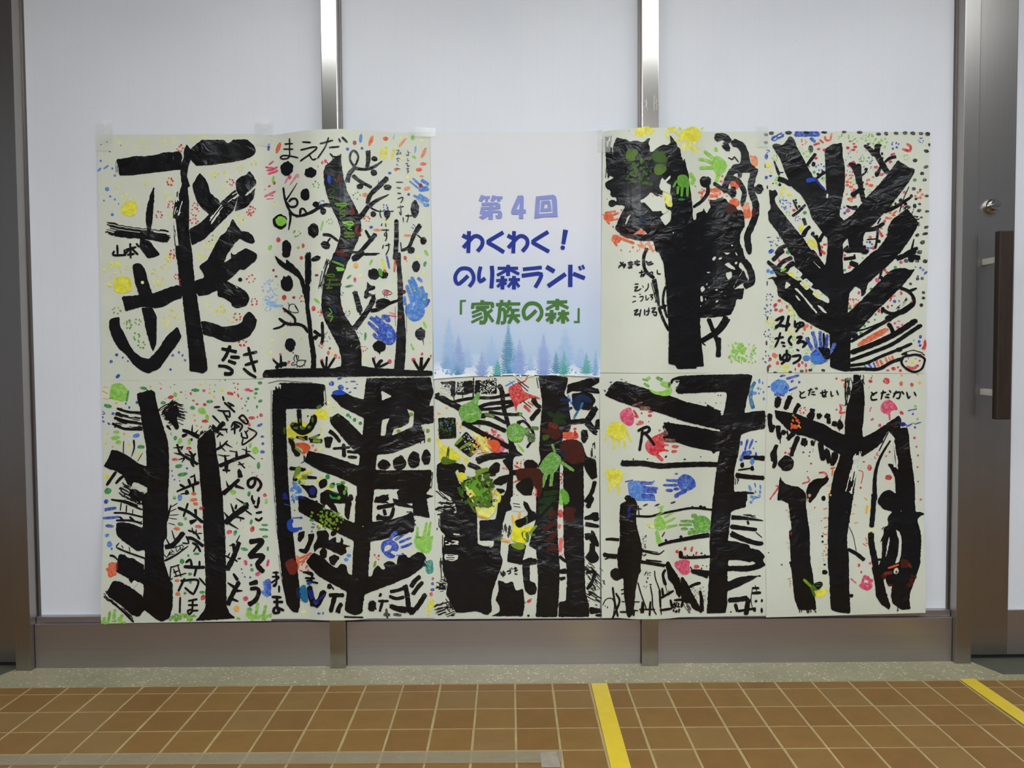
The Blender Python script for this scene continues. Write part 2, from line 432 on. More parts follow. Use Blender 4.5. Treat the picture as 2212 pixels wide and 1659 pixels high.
CC = dict(K=(16, 15, 16), k=(44, 43, 44), Y=(228, 220, 40), y=(230, 228, 120), R=(205, 40, 46), r=(228, 96, 96), O=(222, 92, 48), o=(232, 140, 96),
          G=(46, 138, 66), g=(136, 196, 66), e=(96, 158, 52), B=(34, 74, 178), b=(70, 128, 208), s=(140, 178, 222), P=(214, 62, 104), p=(226, 130, 152), M=(150, 28, 66), A=(240, 170, 60),
          D=(30, 52, 22), d=(62, 88, 28), f=(84, 112, 34), x=(70, 30, 22), z=(110, 44, 30), n=(24, 40, 70), t=(40, 110, 150), T=(36, 140, 128), N=(38, 42, 120), H=(150, 130, 40), w=(226, 229, 214), S=(102, 152, 206),
          q=(44, 58, 144), Q=(140, 148, 206), v=(116, 140, 206), F=(76, 120, 58), c=(200, 150, 110), l=(120, 150, 40), h=(92, 112, 150), W=(240, 240, 236))
OFF = dict(dab=0.0007, hand=0.0011, ink=0.0016, let=0.0021, patch=0.0025, over=0.0029)

class Part:
    def __init__(s): s.v = []; s.f = []; s.c = []; s.off = []; s.n = 0; s.big = []
    def add(s, pts, faces, col, off):
        base = len(s.v); s.n += 1
        s.v.extend([tuple(p) for p in pts]); s.off.extend([off+s.n*2.5e-7]*len(pts))
        for f in faces: s.f.append(tuple(i+base for i in f)); s.c.append(col)
    def addpoly(s, pts, col, off):
        s.n += 1; s.big.append((pts, col, off+s.n*2.5e-7))

def catmull(pts, step):
    pts = np.asarray(pts, float)
    if len(pts) == 2:
        n = max(1, int(np.linalg.norm(pts[1]-pts[0])/step)); t = np.linspace(0, 1, n+1)[:, None]
        return pts[0]*(1-t)+pts[1]*t
    P = np.vstack([2*pts[0]-pts[1], pts, 2*pts[-1]-pts[-2]]); out = []
    for i in range(1, len(P)-2):
        a, b_, c, d = P[i-1], P[i], P[i+1], P[i+2]
        n = max(1, int(np.linalg.norm(c-b_)/step)); t = np.linspace(0, 1, n, endpoint=False)[:, None]
        out.append(0.5*((2*b_)+(-a+c)*t+(2*a-5*b_+4*c-d)*t*t+(-a+3*b_-3*c+d)*t**3))
    out.append(P[-2][None]); return np.vstack(out)

def brush(part, pts, w0, w1, col, off, rg, dry=0.0, rag=0.45, square=False, smooth=True):
    """pts / widths in photo pixels"""
    wm = max(w0, w1)
    step = 2.2 if wm < 8 else 4.0
    path = catmull(pts, step) if smooth else catmull_lin(pts)
    if len(path) < 2: return
    seg = np.linalg.norm(np.diff(path, axis=0), axis=1); s = np.concatenate([[0], np.cumsum(seg)]); L = s[-1]
    if L < 1e-6: return
    tan = np.gradient(path, axis=0); tan /= np.maximum(np.linalg.norm(tan, axis=1, keepdims=True), 1e-9)
    nor = np.stack([-tan[:, 1], tan[:, 0]], 1)
    u = s/L; W = w0+(w1-w0)*u
    ph = rg.uniform(0, 6.28, 2)
    if not square:
        W = W*(1+0.06*np.sin(s*0.35+ph[0])+0.04*np.sin(s*0.9+ph[1]))
    if wm < 7 and dry == 0:
        if not square:                                   # round, pressed ends
            e = np.minimum(s, L-s)+0.35*wm; W = W*np.clip(np.sqrt(np.clip(e/(0.8*wm), 0, 1)), 0.25, 1)
            path = path.copy(); path[0] -= tan[0]*wm*0.3; path[-1] += tan[-1]*wm*0.3
        a = path+nor*W[:, None]/2; b_ = path-nor*W[:, None]/2
        n = len(path)
        part.add(np.vstack([a, b_]), [(i, i+1, n+i+1, n+i) for i in range(n-1)], col, off)
        return
    nb = int(min(30, max(5, wm/(2.0 if dry else 2.8))))
    ed = np.linspace(-0.5, 0.5, nb+1)
    ed[1:-1] += rg.uniform(-0.25, 0.25, nb-1)/nb
    st = np.abs(rg.normal(0, 1, nb))*rag*min(wm, 14)*0.5; en = np.abs(rg.normal(0, 1, nb))*rag*min(wm, 14)*0.5
    if square: st[:] = 0; en[:] = 0
    elif dry == 0:                                       # loaded brush: rounded ends, slightly ragged
        mid_ = (ed[:-1]+ed[1:]); cap = 0.40*min(wm, 0.9*L)*(1-np.sqrt(np.clip(1-mid_**2, 0, 1)))
        st = st*0.5+cap; en = en*0.5+cap
    for i in range(nb):
        spans = [(st[i]-rag*wm*0.1, L-en[i]+rag*wm*0.1)]
        if dry > 0:
            if rg.random() < dry*0.30: continue
            if rg.random() < dry:
                c = rg.uniform(0.1, 0.95)*L; hw = rg.uniform(0.08, 0.35)*L
                spans = [(spans[0][0], c-hw), (c+hw, spans[0][1])]
        for a0, b0 in spans:
            a0 = max(a0, 0) if square else a0
            if b0-a0 < 0.5: continue
            ss = np.concatenate([[a0], s[(s > a0+0.3) & (s < b0-0.3)], [b0]])
            px = np.stack([np.interp(ss, s, path[:, k]) for k in (0, 1)], 1)
            if a0 < 0: px[0] += tan[0]*a0
            if b0 > L: px[-1] += tan[-1]*(b0-L)
            nn = np.stack([np.interp(ss, s, nor[:, k]) for k in (0, 1)], 1); ww = np.interp(ss, s, W)[:, None]
            sh = 0.86 if dry > 0 else 1.0
            m_, hwid = (ed[i]+ed[i+1])/2, (ed[i+1]-ed[i])/2
            lo, hi = m_-hwid*sh, m_+hwid*sh
            A = px+nn*ww*lo; B = px+nn*ww*hi; n = len(ss)
            part.add(np.vstack([A, B]), [(j, j+1, n+j+1, n+j) for j in range(n-1)], col, off)
def catmull_lin(pts):
    out = []
    pts = np.asarray(pts, float)
    for a, b_ in zip(pts, pts[1:]):
        n = max(1, int(np.linalg.norm(b_-a)/4)); out.append(a+(b_-a)*np.linspace(0, 1, n, endpoint=False)[:, None])
    out.append(pts[-1][None]); return np.vstack(out)
def rough_poly(pts, rg, amp=0.55, step=3.2):
    pts = np.asarray(pts, float); out = []
    n = len(pts)
    for i in range(n):
        a, b_ = pts[i], pts[(i+1) % n]; L = np.linalg.norm(b_-a); k = max(1, int(L/step))
        d = (b_-a)/max(L, 1e-6); nn = np.array([-d[1], d[0]])
        for j in range(k):
            q = a+(b_-a)*j/k
            out.append(q+nn*rg.normal(0, amp)*(0.4 if j == 0 else 1))
    return np.array(out)
def chaikin(pts, k=0.22, it=1, cap=2.2):
    p = np.asarray(pts, float)
    for _ in range(it):
        q = np.roll(p, -1, axis=0); L = np.maximum(np.linalg.norm(q-p, axis=1, keepdims=True), 1e-6)
        t = np.minimum(k, cap/L); p = np.stack([p*(1-t)+q*t, p*t+q*(1-t)], 1).reshape(-1, 2)
    return p
def blob(cx, cy, rx, ry, ang, rg, n=11, am=0.10):
    t = np.linspace(0, 2*np.pi, n, endpoint=False)
    r = 1+rg.normal(0, am, n); x, y = rx*r*np.cos(t), ry*r*np.sin(t); c, s = math.cos(ang), math.sin(ang)
    return np.stack([cx+x*c-y*s, cy+x*s+y*c], 1)
def hand(part, cx, cy, size, ang, col, off, rg, mirror=False, weak=False):
    c, s = math.cos(ang), math.sin(ang); sg = -1 if mirror else 1
    def T(p):
        p = np.asarray(p, float)*size*[sg, 1]; return np.stack([cx+p[:, 0]*c-p[:, 1]*s, cy+p[:, 0]*s+p[:, 1]*c], 1)
    palm = blob(0, 0.20, 0.27, 0.25, 0, rg, 22, 0.06); part.addpoly(T(palm), col, off)
    fl = [(-0.20, 0.02, -0.33, -0.34), (-0.08, -0.03, -0.12, -0.50), (0.06, -0.03, 0.09, -0.47), (0.19, 0.02, 0.28, -0.34)]
    for x0, y0, x1, y1 in fl:
        k = 0.16 if weak else 0.03
        p0 = np.array([x0+(x1-x0)*k, y0+(y1-y0)*k]); p1 = np.array([x1, y1])
        mid = (p0+p1)/2+rg.normal(0, 0.012, 2)
        P = T([p0, mid, p1]); brush(part, P, size*0.10, size*0.085, col, off, rg)
        part.add(blob(*P[-1], size*0.055, size*0.055, 0, rg, 9), [tuple(range(9))], col, off)
    P = T([(0.20, 0.22), (0.36, 0.08), (0.46, -0.06)]); brush(part, P, size*0.13, size*0.09, col, off, rg)
    part.add(blob(*P[-1], size*0.06, size*0.06, 0, rg, 9), [tuple(range(9))], col, off)

GRID = 0.014
def build_part(part, name, mat, parent, label=None, kind=None, ybase=0.0):
    """paint lies on the paper: photo-plane outlines are carried onto the sheet's own surface"""
    verts = []; faces = []; cols = []
    if part.v:
        xz = to_paper(part.v); y = depth(xz[:, 0], xz[:, 1])-np.array(part.off)-ybase
        verts = [(a, b_, c) for (a, c), b_ in zip(xz, y)]; faces = list(part.f); cols = list(part.c)
    for pts, col, off in part.big:
        loops = pts if isinstance(pts, list) else [pts]
        lx = [to_paper(l) for l in loops]; xz = np.vstack(lx)
        tri = tessellate_polygon([[Vector((p[0], p[1], 0)) for p in l] for l in lx])
        bm = bmesh.new(); vv = [bm.verts.new((p[0], p[1], 0)) for p in xz]
        for t in tri:
            try: bm.faces.new([vv[i] for i in t])
            except Exception: pass
        lo, hi = xz.min(0), xz.max(0)
        for ax in (0, 1):
            k = math.ceil(lo[ax]/GRID)
            while k*GRID < hi[ax]:
                co = [0, 0, 0]; no = [0, 0, 0]; co[ax] = k*GRID; no[ax] = 1
                bmesh.ops.bisect_plane(bm, geom=bm.verts[:]+bm.edges[:]+bm.faces[:], plane_co=co, plane_no=no, dist=1e-7)
                k += 1
        bm.verts.index_update(); base = len(verts)
        V = np.array([v.co for v in bm.verts]); yy = depth(V[:, 0], V[:, 1])-off-ybase
        verts.extend([(a[0], b_, a[1]) for a, b_ in zip(V, yy)])
        for f in bm.faces: faces.append(tuple(v.index+base for v in f.verts)); cols.append(col)
        bm.free()
    if not faces: return None
    V = np.array(verts); F = []
    for f in faces:                                     # face the room (-Y)
        p0, p1, p2 = V[f[0]], V[f[1]], V[f[2]]
        F.append(f if np.cross(p1-p0, p2-p0)[1] < 0 else f[::-1])
    L = np.array(parent.location)
    me = bpy.data.meshes.new(name); me.from_pydata([tuple(v-L) for v in V], [], F); me.update()
    at = me.color_attributes.new('Col', 'FLOAT_COLOR', 'CORNER')
    buf = np.ones((len(me.loops), 4), np.float32); li = 0
    for f, c in zip(F, cols):
        buf[li:li+len(f)] = lin(c); li += len(f)
    at.data.foreach_set('color', buf.ravel())
    o = link_mesh(name, me, mat, parent)
    if label: o['label'] = label
    if kind: o['kind'] = kind
    return o

def paper_sheet(name, corners, parent, mat, ybase, sag=(0, 0)):
    q = to_paper(corners)                                # TL TR BR BL
    nx, nz = 40, 58; th = 0.0003
    u = np.linspace(0, 1, nx+1); v = np.linspace(0, 1, nz+1); L = np.array(parent.location)
    U, Vv = np.meshgrid(u, v)
    P = (q[0]*(1-U[..., None])+q[1]*U[..., None])*(1-Vv[..., None])+(q[3]*(1-U[..., None])+q[2]*U[..., None])*Vv[..., None]
    P[..., 1] += sag[0]*4*U*(1-U)*(1-Vv)+sag[1]*4*U*(1-U)*Vv
    Y = depth(P[..., 0], P[..., 1])-ybase
    front = np.stack([P[..., 0], Y, P[..., 1]], -1).reshape(-1, 3)-L; back = front+[0, th, 0]
    n = len(front); id_ = np.arange(n).reshape(nz+1, nx+1); F = []
    for i in range(nz):
        for j in range(nx):
            a, b_, c, d = id_[i, j], id_[i, j+1], id_[i+1, j+1], id_[i+1, j]
            F.append((a, d, c, b_)); F.append((a+n, b_+n, c+n, d+n))
    rim = list(id_[0, :])+list(id_[1:, -1])+list(id_[-1, -2::-1])+list(id_[-2:0:-1, 0])
    rim3 = np.vstack([front[rim], back[rim]]); m_ = len(rim); base = 2*n
    for i in range(m_): j = (i+1) % m_; F.append((base+i, base+j, base+m_+j, base+m_+i))
    me = bpy.data.meshes.new(name); me.from_pydata([tuple(x) for x in np.vstack([front, back, rim3])], [], [tuple(int(i) for i in f) for f in F]); me.update()
    for p in me.polygons: p.use_smooth = True
    return link_mesh(name, me, mat, parent)

def parse_poster(idx, data, corners, label, mat, ybase, sag=(0, 0), paintmat='paint'):
    q = to_paper(corners)
    root = empty('painted_poster', (float(q[:, 0].mean()), float(depth(q[:, 0].mean(), q[2:, 1].mean())), float(q[2:, 1].mean())))
    tag(root, label, 'poster', 'posters taped on the wall')
    paper_sheet('paper', corners, root, mat, ybase, sag)
    rg = np.random.default_rng(100+idx)
    P = dict(dab=Part(), ink=Part(), let=Part(), patch=Part(), over=Part()); hands = []; chars = []
    ox, oy, sc = 0.0, 0.0, 1.0
    def pt(t):
        a = [float(x) for x in t.split(',')]; return (ox+a[0]/sc, oy+a[1]/sc)
    def pick(col, layer=None):
        if layer: return layer
        return 'ink' if col == 'K' else 'dab'
    for line in data.strip().splitlines():
        tk = line.split()
        if not tk or tk[0].startswith('#'): continue
        k = tk[0]
        if k == '@': ox, oy, sc = float(tk[1]), float(tk[2]), float(tk[3]); continue
        if k == 'G':
            saved = dict(P); hp = Part(); hp.over = False; hands.append(hp); P['dab'] = hp; P['over'] = hp; continue
        if k == 'E':
            P['dab'], P['over'] = saved['dab'], saved['over']; continue
        over = k.endswith('!'); k = k.rstrip('!')
        col = CC[tk[1]]; nm = 'over' if over else pick(tk[1]); off = OFF[nm] if not (nm == 'dab' and P['dab'] in hands) else OFF['hand']
        if k == 'P':
            loops = [[pt(t) for t in l.split()] for l in ' '.join(tk[2:]).split('|')]
            P[nm].addpoly([rough_poly(chaikin(l, 0.20, 1) if col == CC['K'] else chaikin(l, 0.25, 2, 6.0), rg, 0.42 if col == CC['K'] else 0.6) for l in loops], col, off)
        elif k == 'F':                                   # clean printed outline
            loops = [np.array([pt(t) for t in l.split()]) for l in ' '.join(tk[2:]).split('|')]
            lp = Part(); lp.addpoly(loops, col, OFF['let']); chars.append(lp)
        elif k == 'W':
            P['patch'].addpoly(rough_poly(chaikin([pt(t) for t in tk[2:]], 0.15, 1), rg, 0.35), CC[tk[1]], OFF['patch'])
        elif k in ('S', 'Z', 'B'):                       # S brush, Z dry brush, B square printed bar
            w = tk[2].split('>'); w0 = float(w[0])/sc; w1 = float(w[-1])/sc
            pts = [pt(t) for t in tk[3:]]
            brush(P[nm], pts, w0, w1, col, off, rg, dry=0.75 if k == 'Z' else 0.0, rag=0.9 if k == 'Z' else 0.4, square=(k == 'B'))
        elif k == 'L':                                   # lettering; strokes split by /
            w = tk[2].split('>'); w0 = float(w[0])/sc; w1 = float(w[-1])/sc
            tgt = P['over'] if over else Part() if max(w0, w1) > 2.2 else P['let']
            if tgt is not P['over'] and tgt is not P['let']: chars.append(tgt)
            for st in ' '.join(tk[3:]).split('/'):
                pts = [pt(t) for t in st.split()]
                if len(pts) > 1: brush(tgt, pts, w0, w1, col, OFF['over' if over else 'let'], rg, rag=0.15)
        elif k == 'T':                                   # printed type; strokes split by /
            w0 = float(tk[2])/sc; tgt = Part(); chars.append(tgt)
            for st in ' '.join(tk[3:]).split('/'):
                pts = [pt(t) for t in st.split()]
                if len(pts) > 1: brush(tgt, pts, w0, w0, col, OFF['let'], rg, square=True)
        elif k == 'D':
            for t in tk[2:]:
                a = [float(x) for x in t.split(',')]
                rx = a[2]/sc; ry = (a[3] if len(a) > 3 else a[2])/sc; an = math.radians(a[4]) if len(a) > 4 else 0
                n = 9 if max(rx, ry) < 5 else 18
                P[nm].add(blob(ox+a[0]/sc, oy+a[1]/sc, rx, ry, an, rg, n, 0.06), [tuple(range(n))], col, off)
        elif k == 'V':                                   # printed fir: V col x,ytop,ybottom,halfwidth
            a = [float(x) for x in tk[2].split(',')]; nt_ = int((a[2]-a[1])/26); colb = CC['w'] if False else col
            for j in range(nt_):
                y = a[1]+(a[2]-a[1])*j/nt_; hw = a[3]*min(1, 0.16+1.35*j/nt_)*rg.uniform(0.8, 1.15); d = 30
                pts = [(a[0]-hw*0.15, y-d), (a[0]-hw*0.45, y+d*0.15), (a[0]-hw, y-d*0.25), (a[0]-hw*0.55, y+d*0.75), (a[0], y+d*0.9), (a[0]+hw*0.55, y+d*0.75), (a[0]+hw, y-d*0.25), (a[0]+hw*0.45, y+d*0.15), (a[0]+hw*0.15, y-d)]
                t = 0.60-0.32*j/nt_+rg.uniform(-.07, .07); bgc = (200, 212, 230)
                cc = tuple(c_*(1-t)+b2*t for c_, b2 in zip(col, bgc))
                q_ = np.array([(ox+p_[0]/sc, oy+p_[1]/sc) for p_ in pts])
                P['dab'].add(q_, [(0, 1, 7, 8), (1, 2, 3), (1, 3, 4, 7), (4, 5, 7), (5, 6, 7)], cc, off)
        elif k == 'H':
            hp = Part(); mir = tk[-1] == 'm'
            a = [float(x) for x in tk[2].split(',')]
            hand(hp, ox+a[0]/sc, oy+a[1]/sc, a[2]/sc, math.radians(a[3]), col, OFF['over'] if over else OFF['hand'], rg, mir, len(a) > 4)
            hands.append(hp)
        elif k == 'C':                                   # scatter in a box: C col n x0,y0 x1,y1 rmin,rmax
            (xa, ya), (xb, yb) = pt(tk[3]), pt(tk[4]); r0, r1 = [float(x)/sc for x in tk[5].split(',')]
            for _ in range(int(tk[2])):
                rr = rg.uniform(r0, r1)
                P[nm].add(blob(rg.uniform(xa, xb), rg.uniform(ya, yb), rr*1.25, rr*0.8, rg.uniform(0, 3.14), rg, 8, 0.12), [tuple(range(8))], col, off)
        elif k == 'X':                                   # paw print: cluster of little dots
            for t in tk[2:]:
                a = [float(x) for x in t.split(',')]; R_ = a[2]
                for j in range(6):
                    an = j*1.05+rg.uniform(-.3, .3); d = R_*rg.uniform(0.55, 1.0)
                    rr = R_*rg.uniform(0.2, 0.34)/sc
                    P[nm].add(blob(ox+(a[0]+d*math.cos(an))/sc, oy+(a[1]+d*math.sin(an))/sc, rr, rr*0.8, rg.uniform(0, 3), rg, 8, 0.15), [tuple(range(8))], col, off)
    mt = M[paintmat]
    build_part(P['dab'], 'paint_dabs' if paintmat == 'paint' else 'printed_forest', mt, root, kind='stuff', ybase=ybase)
    build_part(P['ink'], 'painted_tree', M['ink'], root, 'black brushed tree', ybase=ybase)
    build_part(P['let'], 'small_lettering', M['ink'] if paintmat == 'paint' else mt, root, ybase=ybase, kind='stuff')
    for c_ in chars: build_part(c_, 'character', M['ink'] if paintmat == 'paint' else mt, root, ybase=ybase)
    build_part(P['patch'], 'bare_paper_gaps', mat, root, ybase=ybase, kind='stuff')
    build_part(P['over'], 'paint_over_ink', M['over'], root, kind='stuff', ybase=ybase)
    for h in hands: build_part(h, 'handprint', M['paint'], root, ybase=ybase)
    return root

# ---------------------------------------------------------------- posters: what is painted on them
# P filled shape, S brush stroke, Z dry brush, L lettering, D dots, X paw print, H hand print, C scatter, W bare paper; a mark ! lies over the black
POSTER1 = """
@ 200 280 5.53
P K 285,360 400,340 500,318 620,322 780,300 850,272 960,275 1020,258 1060,275 1078,330 1065,400 1062,480 900,495 650,525 480,545 330,552 315,500 308,430
Z K 40 300,380 300,520
P K 1180,225 1310,122 1420,126 1570,122 1610,165 1650,155 1680,120 1850,120 1900,160 1945,215 1955,270 1900,325 1800,365 1600,400 1400,425 1240,435 1180,365 1170,290
P K 1130,175 1150,205 1185,245 1195,330 1165,385 1142,470 1130,560 1160,650 1170,678 1140,690 1150,800 1160,860 1155,1000 1155,1150 1165,1280 1195,1480 1195,1560 1005,1560 985,1350 965,1150 965,1000 990,850 1000,760 1060,700 1065,620 1052,520 1060,420 1095,330 1095,240
Z! w 60 1050,620 1015,760 1020,860
Z! w 70 1060,850 1000,1050
Z! w 40 975,1050 1015,1400
P K 1285,515 1350,585 1385,660 1410,760 1520,850 1520,900 1450,960 1405,1020 1300,930 1240,840 1200,700 1195,660
P K 1160,1190 1300,1110 1450,950 1600,810 1715,715 1740,800 1690,960 1500,1150 1340,1310 1190,1385 1170,1300
Z! w 60 1740,765 1560,910 1400,1120
P K 1880,492 1930,560 1965,632 1900,710 1800,800 1740,780 1715,700 1712,620 1760,570 1840,540
P K 1950,695 1925,830 1840,930 1700,978 1730,860 1745,790 1850,790
P K 1675,1062 1730,1150 1780,1215 1860,1220 1920,1270 1945,1340 1920,1365 1840,1345 1760,1300 1700,1360 1600,1510 1590,1560 1380,1560 1430,1450 1530,1270 1600,1220 1640,1150
P K 1655,1460 1685,1500 1740,1470 1830,1415 1920,1455 1970,1490 1965,1548 1660,1560
P K 740,680 742,800 730,950 720,1100 690,1250 660,1240 640,1100 640,1000 665,870 700,760
Z K 150 170,1170 420,1220 930,1280
S K 70 260,1240 500,1260 920,1310
P K 570,1290 690,1335 760,1430 812,1495 740,1525 665,1540 620,1480 570,1420
L K 26 300,1385 305,1490 / 262,1455 255,1500 400,1498 / 385,1440 395,1500 / 405,1435 520,1405 / 455,1365 460,1530 / 450,1420 400,1480 / 465,1415 545,1490 / 425,1495 500,1485 / 530,1365 560,1400
@ 200 545 5.53
P K 1000,0 1195,0 1205,160 1222,330 1245,480 1270,650 1295,830 1325,1000 1345,1150 1370,1310 1378,1410 1320,1448 1240,1430 1160,1418 1155,1250 1130,1000 1105,800 1080,560 1040,380 1025,200
P K 1430,0 1620,0 1570,125 1650,80 1760,20 1840,0 1930,0 1972,30 1960,90 1810,215 1760,200 1680,290 1605,345 1720,400 1820,455 1860,500 1880,560 1840,640 1720,672 1665,640 1660,605 1560,540 1500,530 1495,450 1380,510 1270,525 1230,470 1222,340 1340,300 1310,230 1275,165 1380,90
W w 1700,390 1740,425 1730,435
P K 480,155 520,130 590,140 640,230 690,420 720,495 860,440 1010,390 1050,400 1075,545 950,590 850,650 760,670 600,650 520,670 395,708 375,620 352,530 560,510 520,400 495,270
D! y 604,362,20
P K 585,662 720,660 770,760 768,1000 765,1100 725,1190 690,1100 640,920 600,720
P K 202,820 230,790 328,770 330,870 385,970 440,1090 500,1190 590,1255 680,1275 800,1140 890,1000 1018,885 1070,1010 1000,1120 900,1250 800,1390 670,1448 580,1410 490,1340 400,1220 310,1140 240,1020 200,900
P K 1295,820 1420,840 1560,890 1700,875 1785,840 1810,760 1868,705 1920,740 1970,810 1945,900 1880,1000 1780,1050 1680,1075 1560,1065 1440,1010 1325,985
D K 1766,327,25
L K 40 1540,1150 1730,1190 / 1650,1110 1600,1230 1550,1300 / 1645,1250 1765,1255 / 1620,1295 1720,1330
L K 34>50 1500,1355 1600,1365 1670,1410 1650,1450 1570,1450
L K 36 1810,1225 1960,1190 / 1830,1345 1970,1300 / 1865,1140 1900,1280 1945,1420 / 1810,1390 1880,1450 1950,1490
G
P Y 255,320 330,290 440,290 480,380 480,450 420,480 340,500 260,460 250,400
D y 225,150,24,44 300,150,34,26 145,215,26,20 275,250,20,18 225,305,20,20 340,240,10,22 200,390,40,20,30
D Y 230,165,16,26 305,150,22,16
E
@ 200 280 5.53
G
P Y 350,910 420,860 520,870 545,920 520,1030 430,1040 350,1010 340,960
D y 350,800,16 405,775,16 395,850,14,30 500,850,30,16 450,830,20,14
E
X y 340,160,35 600,130,40 520,220,35 650,220,45 850,160,40 950,130,45 660,640,45 300,700,30 1600,520,40 1580,710,45 900,800,60 930,1030,45 1760,1060,60 1560,1100,50 1450,1320,55 1380,1400,50 1300,1510,50 1200,110,50 1320,90,40
X Y 1455,540,45 1770,460,45 1930,400,40 920,600,35 910,1530,45
X R 1050,230,45 925,625,50 1650,630,40 940,890,50 1235,910,40 1225,990,50 1215,1090,45 800,1015,45 950,1480,50 1900,960,55 1880,990,40
D b 100,375,16 165,450,40,12,-35 85,480,32,14,-45 240,465,14 270,550,16 175,712,26 215,800,14 270,835,14 140,850,12 315,890,10 238,1018,20
D k 340,190,7 105,180,10 175,150,10 210,265,14,6,30 1437,1265,9 1430,1320,9 1395,1338,8 1800,1080,6
@ 200 545 5.53
X Y 870,180,45 730,230,40 800,340,60 960,740,50 1540,680,55 920,80,40
X y 1310,50,50 1380,610,45 1440,730,40 1650,780,60 880,820,50 900,890,30 1060,800,40 430,180,40 1060,640,30 300,150,50 760,380,50
X R 1895,320,50 1935,590,50 1730,770,48 1790,1080,55 1005,290,40 950,40,40
X l 290,690,50 430,860,55 540,830,45 590,1105,48
X e 530,1010,55 440,870,40
D B 290,1225,20 365,1258,14 225,1305,20 425,1300,12 960,1230,18 1035,1195,16 1077,1232,18,12,-60 1107,1288,15 935,1400,16 305,1480,30,20,-40
D! R 1050,330,10 1060,400,7 1055,370,8
"""
